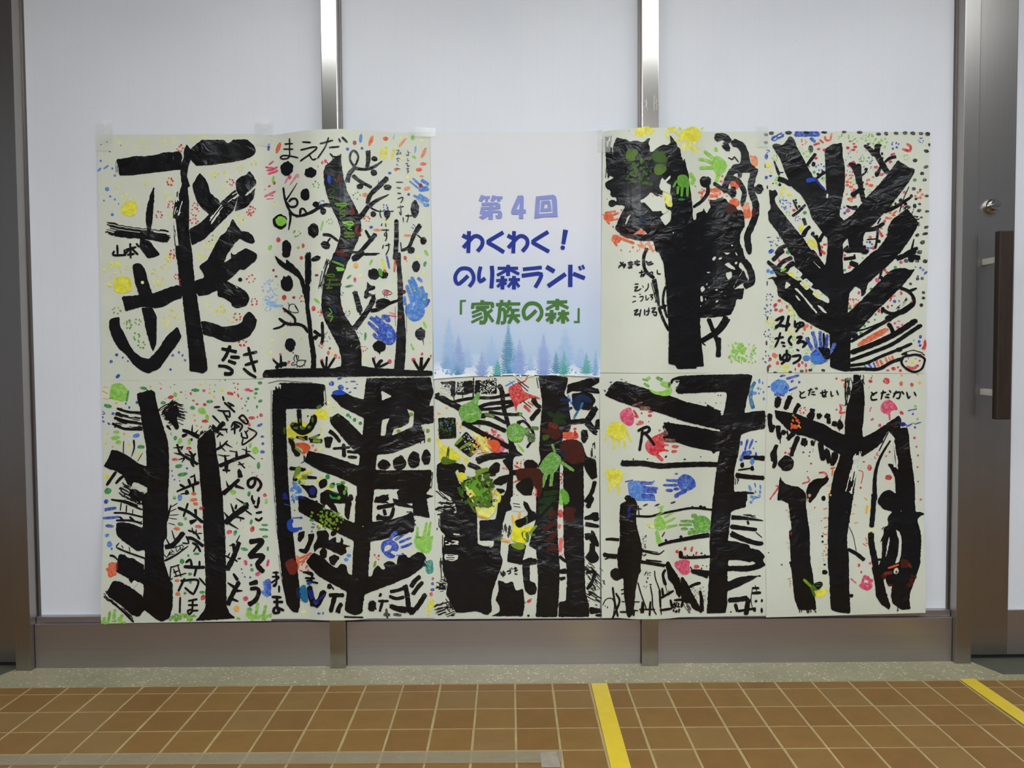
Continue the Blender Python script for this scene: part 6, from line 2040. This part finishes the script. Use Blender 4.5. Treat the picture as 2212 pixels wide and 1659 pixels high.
POSTER9 = """
@ 1280 800 5.53
P K 1040,65 1400,50 1860,45 1910,60 1880,200 1840,350 1810,510 1900,490 2060,480 2060,690 1900,720 1820,745 1770,770 1740,1000 1690,1200 1690,1450 1840,1440 1850,1560 1440,1560 1450,1400 1480,1160 1510,1000 1520,960 1470,970 1440,1000 1420,960 1200,920 1000,860 830,810 880,700 840,620 960,630 1200,670 1520,730 1525,710 1300,660 1100,610 900,540 700,480 480,430 280,360 140,295 180,250 230,190 280,125 420,150 650,220 800,280 950,310 1100,370 1350,430 1520,480 1530,540 1560,530 1600,320 1600,270 1570,255 1300,265 1020,280 985,240 1030,160
Z K 160 1000,170 1060,170
Z K 120 160,290 270,140
Z K 120 860,640 960,780
Z K 60 1350,430 1540,520
Z K 180 2000,590 2065,590
S K 30 940,150 960,110 1050,80
S K 70>60 330,1110 450,1110 600,1110 800,1140 1000,1130 1300,1120 1510,1125
S K 40>60 1790,1040 1900,1040 2060,1050
S K 60 1760,1130 1810,1130
S K 20 1740,1190 1910,1165
S K 40 1900,1140 1910,1200
S K 60>50 1700,1250 1850,1270 2055,1285
S K 30>20 1830,1460 1920,1465
Z K 60 1720,1280 1720,1370
D K 875,1030,18,10,-40 1290,1030,10,6 1100,1062,16,8 655,1058,12,6,-30 485,1060,10,10 355,1075,12,6,-30
D k 1500,300,8 1530,300,8 1460,275,5 1350,390,8 1475,390,8 1530,390,5 1280,380,6 345,108,14,6 400,135,16,6
L K 34 545,720 600,690 660,675 680,710 650,740 600,760 / 595,720 580,830 560,950 / 620,740 680,810 735,890
D K 440,1550,1,1
G
P g 650,200 700,240 800,260 880,230 930,180 950,220 945,280 880,310 760,290 680,260
S g 60 860,140 900,200
S e 40 760,80 840,120
S g 40 640,110 690,80
S e 30 620,160 670,190
S e 24 600,105 660,120
D g 850,160,40,30
D! d 915,170,18,30
P! g 660,210 760,260 880,240 950,260 900,310 800,300 700,270
E
G
P P 330,500 400,445 460,440 470,500 500,540 490,650 420,665 350,610 320,550
S R 30 490,480 540,560
S R 30 530,640 600,630
D R 575,620,34,20 685,540,26,18 690,495,30,14 585,512,12 670,612,5,14,20 520,550,24,18
S! z 24 480,420 590,380
S! z 40 560,450 690,450
E
G
P R 620,870 700,800 830,740 820,800 870,830 850,900 870,960 800,980 760,1020 700,1010 640,960
P P 640,880 720,850 740,960 680,990
S R 24 860,890 900,890
S R 24 850,950 900,960
D R 985,908,42,20 975,968,34,18 800,716,14
S R 40 760,1000 840,1080
S! z 60 820,780 900,730
S! z 40 850,830 990,840
E
G
D Y 285,720,110,100
S Y 30>20 255,800 255,930
S Y 30>20 320,800 320,900
S Y 36>24 380,780 385,920
S Y 30>16 400,720 460,850
S Y 16 170,760 150,850
P Y 175,680 230,610 320,620 390,650 410,720 390,800 280,840 200,780
E
G
P Y 150,1190 250,1170 350,1190 365,1290 330,1340 280,1380 240,1390 200,1330 160,1270
S Y 20 210,1330 190,1440
S Y 24 250,1370 255,1410
S Y 20 310,1340 310,1480
C y 20 130,1180 390,1480 6,14
E
G
P b 410,1330 560,1310 640,1370 640,1480 600,1560 440,1560 430,1430
S B 40 560,1340 720,1350
S B 36 600,1400 770,1410
S B 40 600,1440 770,1450
S B 50 580,1500 740,1500
S B 16 390,1330 480,1310
S b 20 700,1360 735,1320
E
G
P B 1000,1310 1060,1250 1120,1235 1190,1270 1240,1350 1220,1410 1100,1450 1040,1420
P b 1060,1330 1120,1310 1200,1330 1160,1400 1090,1420
S B 40>24 1050,1320 870,1310
S B 36>24 1010,1370 850,1370
D B 915,1432,44,20 1000,1415,36,18 
S B 50>40 1120,1430 980,1500
D B 1000,1235,24,10
E
G
S t 40>50 1940,130 1890,240 1890,350 1920,460
S b 30 1880,200 1920,280
D b 1990,130,14,30 1975,215,16,18 2030,150,10,18 2005,225,10,14 1985,275,12 1940,270,20 2040,260,10,18 2045,340,14,20
E
G
S B 30>24 1850,830 1820,950
S B 30>24 1910,830 1870,930
S B 60 1780,1000 1900,980
S! B 40 1780,1010 1770,1080
D B 1950,850,14,8 1920,930,10,10 1950,1000,14,24 1775,870,16,30
S! b 40 1900,1040 1910,1110
S b 16 1880,1090 1910,1130
E
G
S b 30 1870,1380 1890,1430
S b 20 1935,1350 1945,1390
S b 20 2000,1370 2005,1410
D b 2000,1450,14,24 1945,1450,10,18 1900,1510,20,20 1990,1500,18,18 1840,1460,14
S b 14 1900,1500 1990,1520
E
@ 1280 1070 5.53
P K 330,100 400,70 460,20 500,30 540,120 520,210 520,330 550,450 590,620 590,740 570,830 580,900 540,980 510,1150 500,1300 480,1420 440,1460 410,1440 390,1300 370,1150 370,990 320,980 300,850 290,730 300,640 320,600 325,480 320,250
D K 285,940,74,74 420,30,40,36
S K 30>40 150,525 220,520 320,530
S K 50>60 120,700 200,720 300,730
S K 20 150,760 200,740
S K 20 520,160 580,160
S K 14 545,120 555,240
S K 26 510,245 680,250 800,220 1000,180 1190,150 1430,170
S K 8 520,235 700,240 900,190
D K 1190,140,16 1290,140,24 1335,145,20
S K 30>60 780,600 900,560 1100,520 1260,490 1400,470
D K 875,535,16 1055,495,20 940,540,20,14
S K 30>14 540,640 640,670 780,700 850,660
S K 10 600,650 780,680
S K 40>40 570,790 700,810 870,840
S K 20 640,770 820,790 
S K 50 1050,660 1055,750
S K 36 1060,740 1200,740 1390,730
D K 1300,690,14,10 1130,715,10 1205,710,10 1340,710,10
S K 50>100 1170,900 1280,920 1400,950
S K 16 1165,850 1190,890
D k 630,115,34,12,-25 770,115,34,12,-20 960,85,34,12,-20
D K 1315,835,8 1360,845,8 1300,870,10
P K 1440,0 1840,0 1830,140 1700,170 1650,200 1640,300 1630,450 1610,540 1720,550 1870,590 1880,630 1990,650 2060,730 2030,770 2070,830 1980,880 1840,910 1610,900 1610,1030 1760,970 1890,955 1990,960 1900,1010 1740,1090 1610,1140 1605,1220 1610,1290 1590,1380 1590,1400 1360,1410 1380,1100 1400,800 1395,550 1410,300 | 1620,770 1760,770 1880,800 1900,780 1950,810 1900,830 1700,840 1615,840
S K 60>14 1650,260 1800,270 2040,300
S K 30 1850,310 1860,340
S K 60>40 1640,370 1800,390 1970,410
S K 12 1950,440 2020,500
S K 70>50 1640,450 1800,520 1960,570 2040,570
Z K 50 1800,250 1950,250
S K 60 1610,1250 1750,1240 1860,1220
S K 60 1860,1220 1830,1430
S K 40 1700,1290 1730,1390
S K 30 1740,1380 1920,1350
S K 30 1910,1105 1980,1105
S K 36 1910,1165 2000,1160
S K 10 1910,1100 1890,1250 1920,1380
S K 10 1940,1070 1960,1150
D K 1950,1260,18,18 2020,1255,14,20 2018,1370,14,32 1935,1360,16,30 1650,1390,10 1990,960,20,10
S K 60>40 880,800 960,950 1060,1100
P K 1050,980 1080,970 1140,1060 1200,1180 1310,1390 1290,1405 1180,1340 1170,1290 1100,1280 1060,1250 1040,1130
P K 870,800 910,780 950,860 1040,990 1060,1150 1040,1230 1000,1180 960,1060 900,1000
S K 30>40 870,880 840,950 870,1070
S K 36 1160,1090 1220,1060 1280,1045
S K 30>60 1280,1130 1300,1240 1300,1390
S K 30 820,1220 890,1180 960,1140
S K 30 980,1250 1070,1250 1060,1330
S K 14 740,900 750,990 800,1140 810,1300 820,1420
S K 26 800,1130 810,1330
S K 16 690,1080 710,1200 720,1340 760,1420
S K 16 540,1040 580,1180 640,1350
S K 30>50 600,1260 590,1410
S K 20 560,1360 740,1360
S K 26 690,1270 680,1430
S K 30 810,1370 940,1350
S K 30 930,1250 950,1340
S K 30 830,1110 840,1190
Z K 60 860,1040 900,1200
Z k 60 1080,1260 1180,1400
S K 26 240,1100 260,1250 300,1440
S K 26 280,1170 320,1270 240,1460
S K 12 120,1310 160,1240 230,1230 260,1300 250,1420
S K 24 330,1390 400,1390
S K 16 340,1130 370,1120
S K 16 345,1175 370,1170
S K 16 350,1265 380,1270
S K 16 480,1370 540,1375
S K 14 490,1270 560,1270
S K 30 490,1370 490,1430
D K 150,1320,6,10 178,1335,8,14
C K 40 960,1270 1040,1400 5,14
C K 40 580,470 640,740 3,8
C K 20 610,900 700,1120 3,9
C k 60 1180,1090 1350,1300 3,7
D! N 435,165,20,26 435,240,20,26
S! N 14 420,180 450,250
G
P g 730,270 820,240 870,320 870,400 800,420 740,400
S g 40>30 790,260 830,140
S g 20 780,150 850,130
S g 24 860,260 960,200
S g 30>24 870,320 980,270
S g 40>20 870,380 1020,350
S g 40>60 760,420 780,500 790,570
D g 800,560,34,28 680,380,14,8
S y 30 650,340 720,380
S! g 10 760,240 850,200
S d 20 830,490 860,440
E
G
P e 1190,290 1260,240 1340,240 1400,290 1425,360 1390,440 1300,450 1220,420
P g 1260,320 1330,280 1380,330 1350,400 1260,400
S e 60>50 1250,260 1180,230
S e 36>30 1210,310 1060,305
S e 26 1180,350 1040,350
D e 1095,398,44,18 1185,400,30,12
S e 50 1270,430 1130,450
E
G
P P 980,790 1060,765 1170,775 1150,850 1170,930 1080,960 1030,900 980,850
D R 1105,635,16,24,15 1185,640,14,34,15 1240,690,12,22,20 1240,850,34,22 1010,670,24,20
S! z 16 1080,720 1130,730
E
P b 430,0 760,0 720,20 740,60 560,70 470,30
S B 16 640,50 750,60
S B 20 730,0 740,40
S B 40 970,15 1030,0
S b 14 1890,0 1920,40 1890,90
S b 14 1920,40 1990,20
D b 1990,10,18,20 1890,80,18,20
"""
POSTER10 = """
@ 1635 800 5.53
P K 1150,50 1210,50 1270,200 1280,400 1265,560 1250,700 1260,800 1400,730 1500,660 1690,535 1720,600 1700,690 1790,680 1810,780 1820,950 1850,1150 1880,1400 1880,1560 1440,1560 1470,1480 1510,1440 1580,1420 1650,1475 1640,1280 1600,1190 1550,1110 1620,1120 1680,1190 1650,950 1640,800 1560,720 1500,820 1500,850 1400,930 1250,1035 1220,980 1200,1100 1170,1300 1140,1560 850,1560 880,1400 910,1230 960,1100 990,1000 910,960 780,880 700,830 560,780 470,770 350,700 270,610 215,560 205,470 250,480 330,490 480,520 620,580 800,640 900,710 1040,770 1045,600 1060,450 1100,330 1140,150
Z K 140 1160,60 1200,200
Z K 160 1210,55 1220,160
Z K 60 1080,90 1080,300
S K 16 1050,100 1050,320 1075,420
Z K 60 1060,420 1100,200
S K 16 1270,380 1255,640
Z! w 90 1195,1000 1140,1250 1085,1480
Z! w 40 1220,960 1180,1200
W w 1290,420 1300,420 1270,560 1265,560
S K 20>60 1590,830 1490,990 1430,1130 1400,1300 1400,1560
S K 14 1560,740 1450,960
S K 14 1640,830 1640,1140
Z! w 60 1620,850 1650,1150
S K 90>60 255,310 230,450
S K 70>60 400,300 360,390 335,470
S K 60>40 505,395 460,460 440,520
S K 6 400,290 415,270
S K 80>90 660,490 640,540 610,590
S K 40 690,480 620,470
S K 70>50 750,510 720,580
S K 70>60 800,530 870,560
S K 50 850,560 850,640
S K 60>70 920,600 920,670
D K 985,650,40,60
S K 6 1000,535 985,600
S K 14 980,700 978,720
S K 60>50 150,510 150,620 170,740
S K 50 200,650 160,740
S K 60>50 250,650 250,740 275,830
S K 12 270,800 275,870
S K 60 330,710 290,770
S K 60>50 440,740 350,830
S K 20 355,720 365,780
S K 60>50 490,780 430,930 400,1030
S K 80 570,800 550,910
S K 40 650,830 660,900
S K 14 690,830 670,900
S K 70>60 750,850 770,1000 790,1080
S K 70>60 820,930 850,1060 870,1110
S K 90>60 930,970 910,1080 870,1130
P K 180,950 210,880 255,890 230,960 240,1100 210,1170 170,1160 190,1090 160,1080 150,990
D K 345,1110,96,92
P K 265,1290 330,1350 420,1380 480,1380 560,1440 585,1500 585,1560 235,1550 250,1420
S K 30>10 280,1320 275,1280
P K 580,1430 620,1340 700,1290 860,1280 840,1330 750,1410 690,1520 640,1560 590,1550
Z K 80 760,1330 850,1290
D K 790,1525,24,30
L K 18 505,250 525,280 / 560,255 510,290 520,325 575,320 / 605,240 655,225 / 635,215 610,300 / 650,260 680,255 / 645,285 690,290 / 690,210 700,225 / 705,205 715,220
L K 18 750,270 835,255 / 805,230 815,290 790,295 / 775,240 780,310 820,310 / 875,250 885,310 905,300 / 945,240 965,290
L K 20 1360,260 1385,295 / 1425,260 1360,300 1365,350 1425,345 / 1475,270 1530,260 / 1500,240 1475,340 / 1540,290 1570,285 / 1525,315 1570,325 / 1575,240 1590,260
L K 20 1625,275 1700,260 1690,330 1660,330 / 1655,245 1620,320 / 1720,250 1745,280 / 1780,260 1800,330 1820,310 / 1870,260 1890,300
G
D b 270,200,110,95
S b 60 200,140 320,160
S B 50 330,170 360,240
S B 40 200,280 330,290
S B 30 350,100 490,60
S B 24 380,240 470,200
D B 415,130,24,16,-30 500,140,16 295,65,30,12,-20 140,195,20,10
S B 20 290,60 330,60
E
P P 1490,380 1570,340 1630,380 1690,480 1610,470 1570,530 1510,510 1460,470
S P 24 1575,520 1580,590
D P 1720,507,28,20,30 1370,585,22,14,-30 1460,655,20 1355,450,20,8,-50 1345,480,8,14
D R 1540,125,40,36 1845,172,22,24 1340,1160,28,36 1565,1278,42,32 1360,92,12 1372,65,8 1350,130,26,20 945,97,14 1875,805,16 1898,910,12 1915,1013,12 1910,1152,12 1918,1325,10 1232,1400,14 640,1112,14 597,1205,8 335,982,14 372,992,12 395,930,12 1580,972,14 1535,1022,16,10,-30 1270,1090,18,8 1330,202,6
D O 1715,158,22,28 1020,118,24,14 1035,180,10,30 
D A 1938,148,20 1720,60,14 1910,50,14
S R 24 985,410 1000,460 985,510 1040,500
S R 16 980,410 1040,420
X R 545,480,50
D M 945,468,12
D N 550,978,14 628,975,12
D k 620,1022,10 665,940,6 665,965,6
S R 10 1205,1190 1260,1220 1240,1350
S R 24 740,1220 800,1220 830,1260 800,1290
S R 18 540,1350 620,1320 600,1270
S R 16 220,1380 250,1390 150,1540
S R 10 200,1480 250,1410
S O 24 880,1170 920,1160
S O 14 900,1180 890,1260
S A 16 830,1380 870,1370
D A 880,1400,10 870,1440,10 860,1480,14
X! O 440,640,60 
D! O 440,670,40,26 475,600,22,20 450,560,24,10,30
D! l 425,535,14
D! A 490,660,16 510,680,10
D! c 620,1490,20 600,1540,14
S B 16 1800,480 1900,460
D B 1855,520,14 1880,680,14
S B 20 1690,640 1780,650
S B 20 1780,670 1840,640
S B 16 1880,640 1950,620
D! N 1730,640,34,24 1700,580,14
D g 1885,430,20,16 1910,580,14 1860,630,20,8
S! x 30 1590,650 1640,640
C R 8 1340,970 1450,1080 4,9
D A 1290,1530,24,10,30
@ 1635 1065 5.53
P K 235,60 270,0 580,0 580,120 600,300 625,480 625,700 640,860 665,980 680,1200 705,1390 620,1390 490,1390 440,1250 415,1000 405,900 375,820 400,810 390,600 375,450 410,430 385,250 370,120
Z K 200 590,1280 600,1420
P K 590,0 710,0 670,70 625,125 600,60
D K 788,57,24,26 775,512,14 777,576,14 803,850,16,12 805,940,34,30
P K 850,0 1140,0 1120,200 1070,500 1070,620 1090,750 1095,1100 1110,1400 1100,1435 950,1415 880,1390 865,1250 860,1000 840,880 840,500 850,250
S K 8 1095,400 1140,500 1165,610 1180,690
S K 40>50 1070,660 1180,720 1280,800
D K 1120,1220,26,22
W w 1060,210 1065,230 1062,235
S K 60 1390,0 1380,200 1360,410
S K 70>80 1355,460 1360,600 1400,800 1420,950
P K 1360,880 1470,850 1500,1000 1530,1150 1560,1260 1590,1340 1570,1390 1480,1330 1410,1220 1400,1060
P K 1430,110 1440,60 1500,0 1870,0 1885,220 1950,220 2000,245 1930,280 1905,320 1945,450 1955,560 1940,850 1890,1000 1820,1190 1815,1300 1830,1380 1720,1390 1610,1310 1590,1220 1610,1100 1550,1090 1530,1040 1530,1000 1450,1000 1430,900 1480,780 1490,560 1460,590 1510,470 1500,420 1560,380 1550,290 1610,220 1500,190 | 1650,430 1700,460 1720,560 1715,720 1690,820 1640,840 1680,700 1690,560 1660,460 | 1570,510 1580,560 1540,740 1525,760 1550,600 | 1630,900 1670,880 1690,930 1660,970 1620,950 | 1710,190 1720,215 1710,222
S K 30 1430,790 1480,790
S K 10 1480,430 1510,400
Z K 200 1700,1290 1720,1385
D! z 1655,935,12,16
S! O 24 1560,890 1680,850
S! x 60 1700,860 1830,850
S! z 40 1500,960 1610,940
S! x 70 1480,970 1540,1000
S! x 60 1820,1060 1860,1020
S! z 30 1800,840 1830,880
S! x 50 1700,800 1800,820
D! x 1580,1090,30,14 1810,1090,40,24
S! x 24 1830,980 1890,1000
S Y 40 680,1150 720,1240
P Y 690,1160 850,1130 840,1180 750,1250 680,1230
P! f 650,1080 740,1050 780,1090 720,1160 650,1150
S! l 34 555,1030 640,1110
S! f 30 640,1120 680,1220
P! K 660,1080 740,1048 775,1060 780,1100 720,1155 690,1120
D y 740,900,16 800,1020,16,20
G
P P 1200,1090 1270,1060 1380,1080 1370,1130 1320,1165 1240,1140
S P 50 1260,990 1340,1020
S P 50 1340,1040 1380,1050
S P 40 1350,1010 1340,1090
S P 30 1270,1000 1250,1080
D P 1130,1030,24,12,35 1165,1060,24,8,35
E
D P 1345,835,18,20
D R 1212,860,16,24 1240,940,10,18 1948,75,14 685,172,10 765,328,8
D! A 870,20,14
S A 26 1310,150 1300,240
S Y 36 1340,160 1360,200
S A 12 1270,50 1310,85
S A 12 1150,130 1180,150
S A 16 1110,245 1160,245
S A 14 1160,355 1200,350
S O 14 1290,530 1310,570
S O 12 1260,600 1300,630
S O 12 1290,590 1315,600
S O 14 790,190 830,180
S O 14 790,300 840,290
S O 16 800,410 830,400
S O 16 780,470 800,490 830,490
D c 810,610,26,8 800,690,14 820,650,10,14 840,730,24,12 820,735,14 350,205,18,10 370,235,8 375,270,8 365,290,6 355,590,12,10 375,600,8 375,640,8 370,665,8 380,1020,24,12,-30 395,1050,12 393,1080,12 390,1110,10
D k 780,720,6 785,742,6 790,780,5 795,800,5 630,215,4 620,245,4 660,198,4 630,350,4 680,370,4 135,708,8
D N 292,852,13
S y 30 1330,440 1385,440
D! z 400,480,16,24
"""

# ---------------------------------------------------------------- posters: hang them
QUADS = {
    1: [(210.5, 291), (572, 289), (567, 818), (221, 823)], 2: [(569, 292.5), (936, 285), (935, 814), (567, 815.5)],
    3: [(930, 286), (1300, 282), (1296, 815), (937, 818.5)], 4: [(1302, 284), (1655, 284), (1656, 806), (1295, 805)],
    5: [(1650, 284), (2008, 285), (1998, 806.5), (1655, 805)], 6: [(219.6, 822), (569, 819), (586.5, 1341), (218.6, 1347)],
    7: [(568, 816), (936, 813.5), (940, 1335), (585, 1337)], 8: [(938.5, 814), (1295, 811), (1296, 1335), (938.6, 1337)],
    9: [(1295, 806), (1658, 806), (1655, 1330), (1300, 1335)], 10: [(1657, 806), (1999.6, 807), (1998, 1323), (1654, 1333)]}
LABELS = {
    1: 'cream poster of a bare black tree with a U-shaped stroke at its foot',
    2: 'cream poster of an S-curved black trunk with birds, fruit and blue handprints',
    3: 'printed title sheet with blue and green Japanese lettering above misty blue firs',
    4: 'cream poster of one massive black tree with orange and green handprints in its crown',
    5: 'poster of a thick V-branched black tree in a border of dots with a smiling face',
    6: 'dotted poster of two upright black trunks, one with brush-streaked and one with spiky twigs',
    7: 'poster of a wide black tree with paired upcurved boughs beside a bent black bar',
    8: 'densely painted poster of merged black trunks under green, red and yellow hands',
    9: 'poster of a leaning black trunk with the letter R and rows of coloured handprints',
    10: 'poster of three tall black trunks, the middle one with two outstretched arms'}
YB = {1: 0.0012, 2: 0.0014, 3: 0.0044, 4: 0.0014, 5: 0.0016, 6: 0.0004, 7: 0.0008, 8: 0.0003, 9: 0.0008, 10: 0.0036}
SAG = {3: (0.0, 0.010), 10: (0, 0.0)}
for _i in range(1, 11):
    _d = globals().get('POSTER%d' % _i, '')
    parse_poster(_i, _d, QUADS[_i], LABELS[_i], M['title'] if _i == 3 else M['paper'], YB[_i], SAG.get(_i, (0, 0)), 'prt' if _i == 3 else 'paint')

# clear adhesive tape holding the sheets
def clear_tape(px, label):
    q = to_paper(px); b = bmesh.new()
    n = 6; rows = []
    for j in range(n+1):
        v = j/n; row = []
        for i in range(n+1):
            u = i/n
            p = (q[0]*(1-u)+q[1]*u)*(1-v)+(q[3]*(1-u)+q[2]*u)*v
            row.append(p)
        rows.append(row)
    A = [[b.verts.new((p[0], float(depth(p[0], p[1]))-0.0085, p[1])) for p in r] for r in rows]
    B = [[b.verts.new((p[0], float(depth(p[0], p[1]))-0.0083, p[1])) for p in r] for r in rows]
    for j in range(n):
        for i in range(n):
            b.faces.new((A[j][i], A[j+1][i], A[j+1][i+1], A[j][i+1])); b.faces.new((B[j][i], B[j][i+1], B[j+1][i+1], B[j+1][i]))
    tag(obj('adhesive_tape', b, M['tape'], smooth=True), label, 'tape', 'clear tape on the poster corners')
clear_tape([(553, 258), (590, 262), (586, 318), (550, 312)], 'clear tape over the meeting top corners of the U-stroke tree and the S-trunk tree')
clear_tape([(209, 262), (246, 262), (246, 326), (209, 326)], 'clear tape at the outer top corner of the U-stroke tree sheet')
clear_tape([(886, 275), (942, 279), (940, 297), (885, 296)], 'clear tape between the S-trunk tree and the printed title sheet')
clear_tape([(1632, 268), (1658, 268), (1660, 318), (1634, 318)], 'clear tape between the massive tree and the dot-bordered tree')
clear_tape([(1290, 275), (1320, 275), (1318, 330), (1290, 330)], 'clear tape between the printed title sheet and the massive black tree')

# chalk scrawl left on the second upright
cm = bmesh.new()
def chalk(px, w=0.0012):
    P3 = on_plane_y(px, -0.0006)
    for a, b_ in zip(P3, P3[1:]):
        d = (b_-a); n_ = np.array([-d[2], 0, d[0]]); n_ = n_/max(np.linalg.norm(n_), 1e-9)*w/2
        q_ = [cm.verts.new(tuple(v)) for v in (a+n_, b_+n_, b_-n_, a-n_)]; cm.faces.new(q_)
for st in ([(1413, 205), (1412.5, 239)], [(1412, 206), (1418, 212)], [(1416, 214), (1420, 218), (1416, 222), (1420, 227), (1417, 232), (1420, 237)], [(1392, 216), (1394, 222)], [(1397, 214), (1396, 226), (1393, 232)], [(1398, 222), (1396, 230), (1399, 238)]):
    chalk(st)
mull2 = [o_ for o_ in wall.children if o_.name.startswith('mullion')][1]
bmesh.ops.recalc_face_normals(cm, faces=cm.faces[:])
o = obj('chalk_marks', cm, M['white'], mull2); o.location = -(Vector(mull2.location)+Vector(wall.location)); o['kind'] = 'stuff'; o['label'] = 'thin white scrawl'
